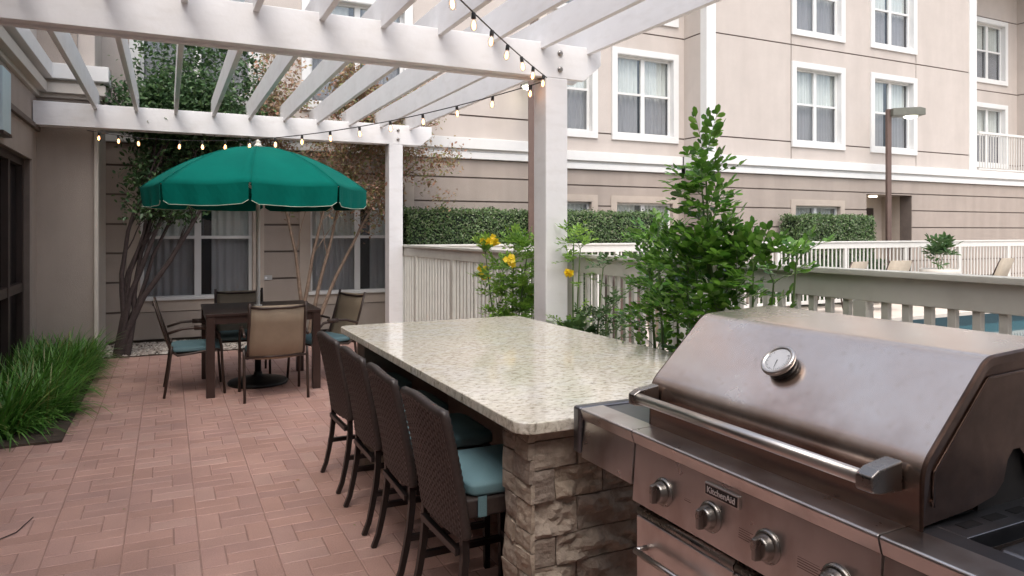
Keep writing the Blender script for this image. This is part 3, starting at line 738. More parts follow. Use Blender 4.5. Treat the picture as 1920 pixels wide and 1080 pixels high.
# ---------------------------------------------------------------- wicker counter stools
def make_stool():
    t_ = thing('counter_stool', 'x', 'stool', (0, 0, 0), 'wicker stools lined up along the counter')
    W = .44
    def bx(z):   # back line x, facing +x; origin at foot line under the back
        if z < .42: return .01+.065*math.sin(min(1, z/.42)*PI/2)
        return .075-.095*((z-.42)/.5)**1.3
    zt0, zt1 = .43, .905
    nu, nz_ = 66, 72; vs = []; th = .017
    for side in (0, 1):
        for j in range(nz_+1):
            for i in range(nu+1):
                a, b_ = i/nu, j/nz_
                y = (a-.5)*W; z = zt0+(zt1+ .012*math.cos((a-.5)*PI*2)-zt0)*b_
                wv = .0028*math.sin(a*nu*PI/2.0+ (0))*math.sin(b_*nz_*PI/2+ a*2) if False else .0042*math.sin((a*W/.020)*PI)*math.cos((b_*.48/.0125+a*6)*PI)
                bow = .022*(1-(2*a-1)**2)
                x = bx(z)-bow+(-th if side == 0 else th)+(-abs(wv)-wv*.5 if side == 0 else abs(wv)+wv*.5)
                vs.append((x, y, z))
    n1 = (nu+1)*(nz_+1); fs = []
    for j in range(nz_):
        for i in range(nu):
            q = j*(nu+1)+i; fs.append((q, q+nu+1, q+nu+2, q+1)); fs.append((n1+q, n1+q+1, n1+q+nu+2, n1+q+nu+1))
    for i in range(nu):
        q = nz_*(nu+1)+i; fs.append((q, n1+q, n1+q+1, q+1)); fs.append((i, i+1, n1+i+1, n1+i))
    for j in range(nz_):
        for q, s_ in ((j*(nu+1), 1), (j*(nu+1)+nu, 0)): fs.append((q, n1+q, n1+q+nu+1, q+nu+1))
    mb = MB(); mb.add(vs, fs, True); back = mb.build('backrest', M['wicker'], t_)
    # braided rolled edge round the back
    mb = MB(); pts = []
    for k in range(40): pts.append((bx(zt0+(zt1-.012-zt0)*k/39)-.0, -W/2, zt0+(zt1-.012-zt0)*k/39))
    for k in range(1, 40): a = k/40; z = zt1+.012*math.cos((a-.5)*PI*2); pts.append((bx(z)-.022*(1-(2*a-1)**2), (a-.5)*W, z))
    for k in range(39, -1, -1): pts.append((bx(zt0+(zt1-.012-zt0)*k/39), W/2, zt0+(zt1-.012-zt0)*k/39))
    mb.tube(pts, [.0195+(.002 if k % 2 else -.001) for k in range(len(pts))], 8); mb.build('rolled_edge', M['wicker'], back)
    for s_ in (-1, 1):
        mb = MB(); mb.tube([(bx(z) if z > .05 else .0, s_*(W/2-.012), z) for z in (.0, .06, .15, .25, .35, .46)], [.0165, .017, .018, .019, .02, .02], 4); mb.build('leg', M['leg'], t_)
        mb = MB(); mb.tube([(.43, s_*(W/2-.012), 0), (.425, s_*(W/2-.012), .57)], [.017, .021], 4); mb.build('leg', M['leg'], t_)
        mb = MB(); mb.box(.06, .42, s_*(W/2-.012)-.012, s_*(W/2-.012)+.012, .19, .215); mb.build('stretcher', M['leg'], t_)
    for (x, z) in ((.055, .36), (.426, .22)):
        mb = MB(); mb.box(x-.012, x+.012, -(W/2-.03), W/2-.03, z, z+.025); mb.build('stretcher', M['leg'], t_)
    mb = MB(); mb.box(.07, .46, -W/2+.01, W/2-.01, .49, .565); mb.build('seat', M['wicker'], t_, bevel=.012)
    return_c = cushion(.095, .475, -W/2+.012, W/2-.012, .566, .065); return_c.build('seat_cushion', M['cushion'], t_, fixn=False)
    for s_ in (-1,):
        mb = MB(); mb.box(.12, .155, s_*(W/2)-.004, s_*(W/2)-.001, .50, .575); mb.build('cushion_tie', M['cushion'], t_)
    return t_
def cushion(x0, x1, y0, y1, z, h, n=14, puff=.018):
    """boxed cushion with piping lines and soft top"""
    mb = MB(); prof = [(0, .0, .94), (.12, .0, 1.0), (.30, .0, 1.012), (.5, 0, 1.008), (.72, 0, 1.012), (.88, 0, 1.0), (1, 0, .93)]
    cx, cy = (x0+x1)/2, (y0+y1)/2; hx, hy = (x1-x0)/2, (y1-y0)/2
    ringn = 40
    def sup(k, f):
        a = 2*PI*k/ringn; e = .22
        c, s_ = math.cos(a), math.sin(a)
        return (cx+hx*f*math.copysign(abs(c)**e, c), cy+hy*f*math.copysign(abs(s_)**e, s_))
    vs = []; levels = [(zz*h*.8, f) for zz, _, f in prof]+[(h*.8+puff*(1-f*f)+.003, f) for f in (.85, .65, .4, .15)]
    for dz, f in levels:
        for k in range(ringn):
            p = sup(k, f); vs.append((p[0], p[1], z+dz))
    fs = []
    for i in range(len(levels)-1):
        for k in range(ringn): fs.append((i*ringn+k, i*ringn+(k+1) % ringn, (i+1)*ringn+(k+1) % ringn, (i+1)*ringn+k))
    fs.append(tuple(reversed(range(ringn)))); fs.append(tuple((len(levels)-1)*ringn+k for k in range(ringn)))
    mb.add(vs, fs, True); return mb
st = make_stool()
slabs = ['brown wicker stool with pale teal cushion nearest the grill and stone pillar', 'second brown wicker stool from the stone pillar along the counter',
         'third brown wicker stool from the stone pillar along the counter', 'brown wicker stool farthest from the grill, nearest the umbrella table']
for k, (yc, rz) in enumerate(((2.625, 1), (3.225, -1.5), (3.805, 0), (4.445, 1.5))):
    o = st if k == 0 else copy_tree(st)
    o.location = (.905, yc, 0); o.rotation_euler.z = R(rz); o['label'] = slabs[k]

# ---------------------------------------------------------------- grill
M['darkened'] = simple('dark_reflection_steel', (.13, .085, .068), .38, 1, var=.5, vscale=5, rvar=.1)  # dark brown steel with the ground's dark reflection put into its colour
G = thing('gas_grill', 'large browned stainless gas grill with closed hood beside the stone counter', 'grill', (1.6, 1.35, 0))
GX0, GX1 = 1.265, 1.93; GY0, GY1 = .94, 1.765; SH1 = 2.10; SH0 = .48; GZ = .95
def arcpoly(pts, rads, n=7):
    out = []
    N_ = len(pts)
    for i in range(N_):
        p = Vector(pts[i]); a = Vector(pts[i-1]); b_ = Vector(pts[(i+1) % N_]); r = rads[i]
        if r <= 0: out.append(tuple(p)); continue
        d1 = (a-p).normalized(); d2 = (b_-p).normalized(); ang = d1.angle(d2); tl = r/math.tan(ang/2)
        s_, e = p+d1*tl, p+d2*tl; cen = p+(d1+d2).normalized()*(r/math.sin(ang/2))
        v0 = s_-cen; v1 = e-cen; tot = v0.angle(v1); cr = v0.x*v1.y-v0.y*v1.x; sg_ = 1 if cr > 0 else -1
        for k in range(n+1):
            t_ = tot*k/n*sg_; out.append((cen.x+v0.x*math.cos(t_)-v0.y*math.sin(t_), cen.y+v0.x*math.sin(t_)+v0.y*math.cos(t_)))
    return out
HY0, HY1 = .905, 1.79
outer = arcpoly([(1.34, .955), (1.34, 1.085), (1.552, 1.288), (1.86, 1.303), (1.90, 1.20), (1.90, .955)], [0, .085, .075, .04, .03, 0])
def inner_off(pl, d):
    cx = sum(p[0] for p in pl)/len(pl); cz_ = sum(p[1] for p in pl)/len(pl)
    n = len(pl); out = []
    for i in range(n):
        a = Vector(pl[i-1]); b_ = Vector(pl[(i+1) % n]); t_ = (b_-a).normalized(); nn = Vector((-t_.y, t_.x))
        c_ = Vector((cx, cz_))-Vector(pl[i])
        if nn.dot(c_) < 0: nn = -nn
        out.append(tuple(Vector(pl[i])+nn*d))
    return out
inn = inner_off(outer, .022)
# shell: skin extruded with rim lips at both ends
mb = MB(); n = len(outer)
loops = [[(a, HY0+.0, b_) for a, b_ in outer], [(a, HY1, b_) for a, b_ in outer]]
vs = []; ys = [HY0+.006, HY0+.0, HY0+.0, HY0+.016]
shr = inner_off(outer, .004)
def loop(pl, y): return [(a, y, b_) for a, b_ in pl]
Ls = []
NS = 40
for k in range(NS+1): Ls.append(loop(outer, HY0+.008+(HY1-HY0-.016)*k/NS))
vs = [p for l in Ls for p in l]
fs = []
for i in range(len(Ls)-1):
    for k in range(n-1):      # open along the bottom
        fs.append((i*n+k, i*n+k+1, (i+1)*n+k+1, (i+1)*n+k))
mb.add(vs, fs, True)
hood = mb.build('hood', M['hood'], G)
for q_ in ([loop(inn, HY0+.014), loop(inn, HY0+.002), loop(shr, HY0), loop(outer, HY0+.004), loop(outer, HY0+.008)], [loop(outer, HY1-.008), loop(outer, HY1-.004), loop(shr, HY1), loop(inn, HY1-.002), loop(inn, HY1-.014)]):
    mb = MB(); mb.add([p for l in q_ for p in l], [(i*n+k, i*n+k+1, (i+1)*n+k+1, (i+1)*n+k) for i in range(4) for k in range(n-1)], False); mb.build('hood_rim', M['darkened'], hood)
# end panels with embossed border and rotisserie notch
for (ya, yb, sgn) in ((HY0+.014, HY0+.02, 1), (HY1-.02, HY1-.014, -1)):
    pl = [p for p in inn]
    p2 = pl[:-1]+[(1.878, .99), (1.74, .99), (1.725, 1.01), (1.71, 1.055), (1.69, 1.075), (1.665, 1.075), (1.645, 1.055), (1.63, 1.01), (1.60, .985), (1.52, .97), (1.362, .96)]
    mb = MB(); mb.extrude(p2, ya, yb, lambda a, b_, t_: (a, t_, b_)); mb.build('hood_end_panel', M['darkened'], hood)
    pb = inner_off(arcpoly([(1.362, .985), (1.362, 1.075), (1.56, 1.267), (1.86, 1.280), (1.88, 1.18), (1.88, 1.0)], [.01, .04, .04, .03, .02, .01]), .028)
    mb = MB(); yy = ya-.001 if sgn == 1 else yb+.001
    mb.tube([(a, yy, b_) for a, b_ in pb[3:-8]], .0035, 6); mb.build('embossed_rim', M['darkened'], hood)
# firebox under the hood
MB().box(1.345, 1.90, HY0+.03, HY1-.03, .80, .957).build('firebox', M['char'], G)
MB().box(1.56, 1.86, HY0+.026, HY0+.029, .955, 1.095).build('firebox_liner', M['char'], G)
# body top frame, front lip
def lipfront(y0, y1, name='front_trim', mat='steel'):
    poly = arcpoly([(GX0, .915), (GX0-.012, .955), (1.345, .957), (1.345, .94), (1.29, .94), (1.285, .915)], [0, .007, 0, 0, 0, 0], 4)
    mb = MB(); mb.extrude(poly, y0, y1, lambda a, b_, t_: (a, t_, b_)); return mb.build(name, M[mat], G, bevel=.0015)
lipfront(GY0+.002, GY1-.002); lipfront(GY1+.002, SH1-.045); lipfront(SH0, GY0-.002)
# end cap of left shelf, a dark reflection put into its steel colour
mb = MB(); mb.box(GX0-.014, GX1, SH1-.043, SH1, .80, .958); mb.build('shelf_end_cap', M['steel_dark'], G, bevel=.010, seg=3)
# control fascia
def fascia(y0, y1, z0, name, mat='steel'):
    mb = MB(); mb.hexa([(GX0+.012-.02, y0, z0), (GX0+.03, y0, z0), (GX0+.03, y1, z0), (GX0+.012-.02, y1, z0), (GX0+.004, y0, .914), (GX0+.03, y0, .914), (GX0+.03, y1, .914), (GX0+.004, y1, .914)])
    return mb.build(name, M[mat], G, bevel=.0025)
fascia(GY0+.003, GY1-.003, .745, 'control_panel'); fascia(GY1+.003, SH1-.046, .79, 'shelf_fascia'); fascia(SH0, GY0-.003, .79, 'shelf_fascia')
# cabinet
MB().box(GX0+.05, GX1, GY0+.01, GY1-.01, .12, .80).build('cabinet', M['steel'], G, bevel=.003)
MB().box(GX0+.028, GX0+.05, GY0+.012, GY1-.012, .728, .744).build('shadow_gap', M['black'], G)
ym = (GY0+GY1)/2
for (a, b_, hy) in ((ym+.002, GY1-.006, 1), (GY0+.006, ym-.002, -1)):
    d_ = MB().box(GX0+.006, GX0+.049, a, b_, .14, .70).build('cabinet_door', M['steel'], G, bevel=.003)
    mb = MB(); mb.tube([(GX0+.022, a, .712), (GX0+.022, b_, .712)], .0165, 14); mb.build('rolled_edge', M['steel_sat'], d_)
    mb = MB(); mb.tube([(GX0-.035, a+.05, .62), (GX0-.035, b_-.05, .62)], .009, 12)
    for q in (a+.05, b_-.05): mb.tube([(GX0+.006, q, .62), (GX0-.035, q, .62)], .008, 10)
    mb.build('door_handle', M['steel_bright'], d_)
# shelves
MB().box(1.345, GX1, GY1+.002, SH1-.045, .915, .951).build('side_shelf', M['steel_dark'], G, bevel=.003)
for y_ in (GY1-.02,): MB().box(GX0+.031, GX1-.02, y_, SH1-.05, .80, .912).build('shelf_bracket', M['steel_dark'], G)
# right shelf: frame around side burner
sb = MB(); sb.box(1.345, 1.40, SH0, GY0-.002, .92, .955).box(1.86, GX1, SH0, GY0-.002, .92, .955).box(1.40, 1.86, SH0, SH0+.03, .92, .955).box(1.40, 1.86, GY0-.085, GY0-.002, .92, .955)
sb = sb.build('side_burner', M['steel_dark'], G, bevel=.002)
MB().box(1.40, 1.86, SH0+.03, GY0-.086, .89, .905).build('burner_pan', M['black'], sb)
MB().box(1.43, 1.83, SH0+.04, GY0-.12, .906, .945).build('griddle_lid', M['steel_dark'], sb, bevel=.012, seg=3)
for k in range(5):
    x = 1.44+k*.085
    MB().box(x, x+.055, GY0-.058, GY0-.034, .9552, .9562).build('vent_slot', M['black'], sb)
MB().box(1.905, GX1, GY0, GY1, .80, .96).build('back_panel', M['steel'], G)
# casters
for (x, y) in ((GX0+.09, GY0+.08), (GX0+.09, GY1-.08), (GX1-.08, GY0+.08), (GX1-.08, GY1-.08)):
    c_ = MB().box(x-.02, x+.02, y-.03, y+.03, .07, .12).build('caster', M['steel_sat'], G)
    MB().lathe([(.035, -.012), (.04, -.008), (.04, .008), (.035, .012)], (x, y, .04), (0, 1, 0), 16).build('wheel', M['black'], c_)
# handle
mb = MB(); hx, hz_ = 1.262, 1.055
mb.tube([(hx, .985, hz_), (hx, 1.735, hz_)], .0155, 24); hd = mb.build('hood_handle', M['steel_bright'], G)
for (y0, y1) in ((.945, .985), (1.735, 1.765)):
    mb = MB(); pl = arcpoly([(hx-.018, hz_-.02), (hx-.018, hz_+.012), (hx+.005, hz_+.024), (1.337, hz_+.034), (1.337, hz_-.03), (hx+.01, hz_-.026)], [.008, .01, .01, 0, 0, .01], 4)
    mb.extrude(pl, y0, y1, lambda a, b_, t_: (a, t_, b_)); mb.build('handle_bracket', M['steel_sat'], hd, bevel=.005, seg=3)
# thermometer on the slope
sn = Vector((-.203, 0, .212)).normalized()
slope_n = Vector((-(1.288-1.085), 0, (1.552-1.34))).normalized()
tp = Vector((1.455, 1.367, 1.085+(1.455-1.34)*(.203/.212)))
mb = MB(); mb.lathe([(.040, -.004), (.040, .016), (.046, .018), (.048, .024), (.046, .031), (.039, .032), (.038, .027)], tp, slope_n, 40); th_ = mb.build('thermometer', M['steel_bright'], hood)
MB().lathe([(.041, -.003), (.0415, .0155)], tp, slope_n, 32).build('housing', M['black'], hood)
MB().lathe([(.0378, .0272), (.0376, .0285)], tp, slope_n, 32).build('dial_face', M['white_plastic'], hood)
e1 = Vector((0, 1, 0)); e2 = slope_n.cross(e1)
mb = MB()
for k in range(28):
    a = R(-40+260*k/27); c_ = tp+slope_n*.0291; dr_ = e1*math.cos(a)+e2*math.sin(a); pr = slope_n.cross(dr_)
    l0 = .030 if k % 3 else .027
    mb.hexa([c_+dr_*l0-pr*.0004, c_+dr_*.034-pr*.0004, c_+dr_*.034+pr*.0004, c_+dr_*l0+pr*.0004]+[q+slope_n*.0003 for q in (c_+dr_*l0-pr*.0004, c_+dr_*.034-pr*.0004, c_+dr_*.034+pr*.0004, c_+dr_*l0+pr*.0004)])
c_ = tp+slope_n*.0293; dr_ = (e1*math.cos(R(100))+e2*math.sin(R(100))); pr = slope_n.cross(dr_)
mb.hexa([c_-pr*.0012, c_+dr_*.026-pr*.0003, c_+dr_*.026+pr*.0003, c_+pr*.0012]+[q+slope_n*.0004 for q in (c_-pr*.0012, c_+dr_*.026-pr*.0003, c_+dr_*.026+pr*.0003, c_+pr*.0012)])
mb.build('dial_marks', M['black'], hood)
# knobs
pn = Vector((-.17, 0, -.012)).normalized()
def make_knob(y, zk):
    fx = GX0-.003+(zk-.79)*.07
    p = Vector((fx, y, zk)); ax = Vector((-1, 0, .03)).normalized()
    mb = MB(); mb.lathe([(.040, 0), (.040, .004), (.037, .009), (.031, .011)], p, ax, 36); kn = mb.build('burner_knob', M['steel_sat'], G)
    mb = MB(); mb.lathe([(.031, .010), (.0305, .012), (.0275, .026), (.0255, .031), (.022, .032)], p, ax, 36); mb.build('knob_body', M['steel_sat'], kn)
    mb = MB(); q = p+ax*.026
    mb.hexa([q+Vector((0, -.008, -.027)), q+Vector((0, .008, -.027)), q+Vector((0, .008, .027)), q+Vector((0, -.008, .027)), q+Vector((-.022, -.006, -.025)), q+Vector((-.022, .006, -.025)), q+Vector((-.022, .006, .025)), q+Vector((-.022, -.006, .025))])
    mb.build('knob_grip', M['steel_sat'], kn, bevel=.003, seg=3)
for yk in (1.618, 1.425, 1.232, 1.04): make_knob(yk, .815)
# badge
def text_mesh(body, size, name, mat, parent, origin, ux, uz, nrm, extr=.0006):
    cu = bpy.data.curves.new('t', 'FONT'); cu.body = body; cu.size = size; cu.extrude = extr; cu.align_x = 'CENTER'; cu.align_y = 'CENTER'; cu.offset = size*.012
    o = bpy.data.objects.new('t', cu); COL.objects.link(o)
    dg = bpy.context.evaluated_depsgraph_get(); me = bpy.data.meshes.new_from_object(o.evaluated_get(dg)); bpy.data.objects.remove(o)
    me.materials.clear(); me.materials.append(mat); me.name = name
    Mx = Matrix((ux, uz, nrm)).transposed().to_4x4()
    me.transform(Mx)
    return link(name, me, parent, origin)
bz, by = .884, 1.385
pnrm = Vector((-1, 0, .05)).normalized(); uxv = Vector((0, -1, 0)); uzv = pnrm.cross(uxv)
fx = GX0-.001
mb = MB(); mb.box(fx-.004, fx+.008, by-.062, by+.062, bz-.0165, bz+.0165); bd = mb.build('badge', M['steel_bright'], G, bevel=.002)
MB().box(fx-.0052, fx-.0041, by-.057, by+.057, bz-.0125, bz+.0125).build('badge_plate', M['black'], bd)
text_mesh('KitchenAid', .0225, 'badge_lettering', M['letter'], bd, (fx-.0056, by, bz), uxv, Vector((0, 0, 1)), Vector((-1, 0, 0)))
# flame pictogram and printed warning lines
mb = MB(); fl = [(0, 0), (.007, .002), (.011, .010), (.008, .019), (.004, .014), (.003, .026), (-.004, .017), (-.006, .021), (-.009, .010), (-.006, .002)]
xo = GX0-.0025
mb.add([(xo+z*.05, .925-a, .862-.035+z) for a, z in fl], [tuple(range(len(fl)))])
mb.build('printed_marks', M['black'], G, fixn=False)
M['faint'] = simple('faint_print', (.22, .17, .15), .4, .8)
mb = MB()
for (yc, zc, n_, wl) in ((1.325, .835, 7, .05), (1.145, .85, 9, .075), (1.53, .845, 5, .03), (1.13, .79, 6, .04), (1.70, .86, 6, .05)):
    for k in range(n_):
        zz = zc-k*.0055; ll = wl*random.uniform(.6, 1); xx = GX0-.0058+(zz-.79)*.096
        mb.add([(xx, yc, zz), (xx, yc-ll, zz), (xx+.0002, yc-ll, zz+.0018), (xx+.0002, yc, zz+.0018)], [(0, 1, 2, 3)])
mb.build('printed_text', M['faint'], G, fixn=False, kind='stuff')
# gas valve on the pillar
gv = thing('gas_valve', 'small black gas valve on the stone pillar below the grill shelf', 'valve', (1.66, 2.16, .42))
MB().lathe([(.03, 0), (.03, .02), (.02, .035), (.02, .06)], (1.66, 2.18, .42), (0, -1, 0), 20).build('valve_body', M['black'], gv)
MB().box(1.65, 1.67, 2.10, 2.13, .39, .47).build('valve_lever', M['black'], gv, bevel=.003)

# ---------------------------------------------------------------- dining set
TB = thing('patio_table', 'square dark brown slatted patio table under the green umbrella', 'table', (.84, 7.7, 0))
tx0, tx1, ty0, ty1, tz = .32, 1.38, 7.17, 8.23, .785
ns = 9
for k in range(ns):
    a = ty0+(ty1-ty0)*k/ns; b_ = ty0+(ty1-ty0)*(k+1)/ns-.006
    if k == 4: 
        MB().box(tx0+.002, .84-.03, a, b_, tz-.025, tz).box(.84+.03, tx1-.002, a, b_, tz-.025, tz).build('slat', M['table_brown'], TB, bevel=.003)
    else: MB().box(tx0+.002, tx1-.002, a, b_, tz-.025, tz).build('slat', M['table_brown'], TB, bevel=.003)
MB().box(tx0+.02, tx1-.02, ty0+.02, ty0+.05, tz-.10, tz-.026).box(tx0+.02, tx1-.02, ty1-.05, ty1-.02, tz-.10, tz-.026).box(tx0+.02, tx0+.05, ty0+.051, ty1-.051, tz-.10, tz-.026).box(tx1-.05, tx1-.02, ty0+.051, ty1-.051, tz-.10, tz-.026).build('apron', M['table_brown'], TB)
for x in (tx0+.045, tx1-.045):
    for y in (ty0+.045, ty1-.045): MB().box(x-.038, x+.038, y-.038, y+.038, 0, tz-.0265).build('leg', M['table_brown'], TB, bevel=.004)

def make_chair():
    t_ = thing('patio_chair', 'x', 'chair', (0, 0, 0), 'sling patio chairs round the table')
    # faces +x, origin centre of seat on ground
    W = .56
    for s_ in (-1, 1):
        y = s_*W/2
        yb = s_*(W/2-.035)
        mb = MB(); mb.tube([(-.255, y, 0), (-.225, y, .2), (-.20, y, .40), (-.19, y, .48)], .0135, 8); mb.build('leg', M['frame_brown'], t_)
        mb = MB(); mb.tube([(.27, y, 0), (.25, y, .25), (.24, y, .45), (.22, y, .575), (.17, y, .625), (.05, y, .645), (-.10, y, .64), (-.23, y, .60)], .0135, 8); mb.build('leg', M['frame_brown'], t_)
        mb = MB(); mb.tube([(.25, yb, .405), (.20, yb, .425), (0, yb, .40), (-.14, yb, .385), (-.20, yb, .43), (-.235, yb, .55), (-.29, yb, .72), (-.345, yb, .91)], .015, 8, flat=.8); mb.build('side_rail', M['frame_brown'], t_)
        mb = MB(); mb.tube([(.0, y, .645), (.12, y, .642)], .017, 8, flat=1.4); mb.build('armrest', M['frame_brown'], t_)
    mb = MB(); mb.tube([(-.335, -W/2+.035, .875), (-.325-.02, -.12, .86), (-.345, .12, .86), (-.335, W/2-.035, .875)], .012, 8); mb.build('top_bar', M['frame_brown'], t_)
    mb = MB().tube([(.245, -W/2, .40), (.245, W/2, .40)], .011, 8).build('cross_bar', M['frame_brown'], t_); MB().tube([(-.2, -W/2, .40), (-.2, W/2, .40)], .011, 8).build('cross_bar', M['frame_brown'], t_)
    # sling back and seat sheets
    path = [(.25, .412), (.20, .425), (.1, .41), (0, .398), (-.14, .385), (-.205, .43), (-.24, .55), (-.29, .72), (-.335, .885)]
    vs = []; ny = 8
    for (x, z) in path:
        for i in range(ny+1):
            a = i/ny; bow = (1-(2*a-1)**2)*.018
            vs.append((x-(bow if z > .45 else 0), (a-.5)*(W-.07), z-(bow if z <= .45 else 0)))
    fs = [(j*(ny+1)+i, j*(ny+1)+i+1, (j+1)*(ny+1)+i+1, (j+1)*(ny+1)+i) for j in range(len(path)-1) for i in range(ny)]
    mb = MB(); mb.add(vs, fs, True); sl_ = mb.build('sling', M['sling'], t_, fixn=False)
    md = sl_.modifiers.new('solid', 'SOLIDIFY'); md.thickness = .004
    cushion(-.19, .26, -W/2+.045, W/2-.045, .41, .06).build('seat_cushion', M['cushion'], t_, fixn=False)
    return t_
ch = make_chair()
spots = [((.91, 7.08), 90, 'sling patio chair with its back to the camera, in front of the table'),
         ((.23, 7.64), 0, 'sling patio chair at the left side of the table near the multi-stem tree'),
         ((.72, 8.24), -92, 'sling patio chair behind the table facing the camera'),
         ((1.49, 7.61), 199, 'sling patio chair at the right side of the table beside the counter end')]
for k, ((x, y), rz, lb) in enumerate(spots):
    o = ch if k == 0 else copy_tree(ch)
    o.location = (x, y, 0); o.rotation_euler.z = R(rz); o['label'] = lb

# umbrella
U = thing('patio_umbrella', 'open green canvas market umbrella with cream edged valance over the table', 'umbrella', (.84, 7.7, 0))
ux, uy = .84, 7.7; RR = 1.10; rimz, apz = 1.985, 2.42
a0 = math.atan2(-uy, -ux)-R(3.5)
def canopy_pt(f, ang):
    # f 0..1 radius fraction, between ribs straight chord
    k = (ang-a0)/(PI/4); kf = k-math.floor(k)
    chord = math.cos(PI/8)/math.cos((kf-.5)*PI/4)
    zz = apz-(apz-rimz)*(f**1.95)
    sag = .018*f*(math.sin(kf*PI))
    return (ux+RR*f*chord*math.cos(ang), uy+RR*f*chord*math.sin(ang), zz-sag*.8+.007*noise.noise(Vector((ang*3, f*2.5, 3)))*f+.003*noise.noise(Vector((ang*14, f*3, 9)))*f)
nf, na = 14, 10
mb = MB()
for g_ in range(8):
    vs = [canopy_pt(max(.02, i/nf), a0+PI/4*(g_+min(.9999, k/na))) for i in range(nf+1) for k in range(na+1)]
    fs = [(i*(na+1)+k, (i+1)*(na+1)+k, (i+1)*(na+1)+k+1, i*(na+1)+k+1) for i in range(nf) for k in range(na)]
    mb.add(vs, fs, True)
cn = mb.build('canopy', M['teal_canvas'], U, fixn=False)
cn.modifiers.new('solid', 'SOLIDIFY').thickness = .003
for g_ in range(8):
    mb = MB(); vs = []; nn_ = 14
    bpts = []
    for k in range(nn_+1):
        a = k/nn_; ang = a0+PI/4*(g_+.015+.97*a); p = canopy_pt(1, ang)
        e = min(a, 1-a); drop = .185 if e > .06 else .185-.03*(1-e/.06)
        fl_ = .009*math.sin(a*PI*(5+g_ % 3)+g_*1.7)
        out = Vector((p[0]-ux, p[1]-uy, 0)).normalized()
        q = (p[0]+out.x*(fl_-.012)*.5, p[1]+out.y*(fl_-.012)*.5, p[2]-drop*.5)
        q2 = (p[0]+out.x*(fl_-.012), p[1]+out.y*(fl_-.012), p[2]-drop)
        vs += [p, q, q2]; bpts.append(q2)
    fs = []
    for k in range(nn_): fs += [(3*k, 3*k+1, 3*k+4, 3*k+3), (3*k+1, 3*k+2, 3*k+5, 3*k+4)]
    mb.add(vs, fs, True); mb.sm = [False]*len(mb.sm); va = mb.build('valance', M['teal_canvas'], cn, fixn=False); va.modifiers.new('solid', 'SOLIDIFY').thickness = .003
    mb = MB(); mb.tube(bpts, .003, 5); mb.build('edge_binding', M['binding'], cn)
    ang = a0+PI/4*g_
    mb = MB(); mb.tube([tuple(Vector(canopy_pt(f, ang))-Vector((0, 0, .012))) for f in (.04, .3, .6, .85, .99)], .008, 5); mb.build('rib', M['pole_white'], U)
    mb = MB(); mb.tube([tuple(Vector(canopy_pt(f, ang))+Vector((0, 0, .001))) for f in (.03, .15, .3, .45, .6, .75, .9, 1)], .0045, 5); mb.build('seam', M['teal_canvas'], cn)
    p = canopy_pt(.5, ang)
    mb = MB(); mb.tube([(ux+.03*math.cos(ang), uy+.03*math.sin(ang), 1.98), (p[0], p[1], p[2]-.02)], .006, 5); mb.build('strut', M['pole_white'], U)
MB().tube([(ux, uy, .05), (ux, uy, apz)], .02, 16).build('pole', M['pole_white'], U)
MB().lathe([(.03, 0), (.04, .01), (.04, .02)], (ux, uy, tz), seg=20).build('table_ring', M['pole_white'], U)
MB().lathe([(.028, 0), (.045, .01), (.03, .03), (.018, .045), (.025, .06), (.0, .085)], (ux, uy, apz), seg=16, capped=False).build('finial', M['pole_white'], U)
MB().lathe([(.035, 0), (.05, .03), (.035, .06)], (ux, uy, 1.95), seg=16).build('runner_hub', M['pole_white'], U)
ub = thing('umbrella_base', 'black round cast iron umbrella base under the table', 'umbrella base', (ux, uy, 0))
MB().lathe([(.29, 0), (.295, .02), (.28, .035), (.2, .055), (.08, .075), (.045, .09), (.038, .12)], (ux, uy, .001), seg=48).build('base_disc', M['iron'], ub)
MB().lathe([(.032, .1), (.032, .42), (.026, .43)], (ux, uy, 0), seg=20).build('base_tube', M['iron'], ub)

# ---------------------------------------------------------------- string lights
def bulb_proto():
    q = MB(); q.lathe([(.010, 0), (.012, -.006), (.013, -.03), (.0125, -.034)], (0, 0, 0), seg=10); s_ = q.mesh('socket', M['socket'], (0, 0, 0))[0]
    q = MB(); q.lathe([(.0115, -.034), (.013, -.042), (.019, -.054), (.0225, -.068), (.020, -.084), (.012, -.096), (.001, -.100)], (0, 0, 0), seg=14, capped=False); g_ = q.mesh('bulb', M['bulb_glass'], (0, 0, 0))[0]
    q = MB(); q.lathe([(.001, -.042), (.008, -.050), (.0115, -.068), (.009, -.084), (.001, -.092)], (0, 0, 0), seg=8, capped=False); f_ = q.mesh('filament', M['filament'], (0, 0, 0))[0]
    return s_, g_, f_
bs, bgm, bf = bulb_proto()
def string_lights(label, P0, P1, sag, n, skip=(), tail=0, scale=1.0):
    P0, P1 = Vector(P0), Vector(P1)
    t_ = thing('string_lights', label, 'string lights', tuple((P0+P1)/2), 'string lights under the pergola')
    def pt(a): return P0.lerp(P1, a)-Vector((0, 0, sag*4*a*(1-a)))
    MB().tube([pt(k/48) for k in range(49)], .0045, 5).build('wire', M['socket'], t_)
    for k in range(n):
        if k in skip: continue
        a = (k+.35)/n; p = pt(a)
        o = link('bulb', bgm, t_, p); s_ = link('socket', bs, o, p); f_ = link('filament', bf, o, p)
        o.rotation_euler = (random.uniform(-.12, .12), random.uniform(-.12, .12), 0); o.scale = (scale,)*3
string_lights('string of lit clear bulbs from the front post toward the viewer overhead', (2.70, 4.93, 2.77), (-1.2, .4, 2.95), .12, 17)
string_lights('string of lit bulbs from the front post back to the left wall above the umbrella', (2.68, 4.93, 2.74), (-.84, 9.64, 2.74), .27, 17, skip=(13,))

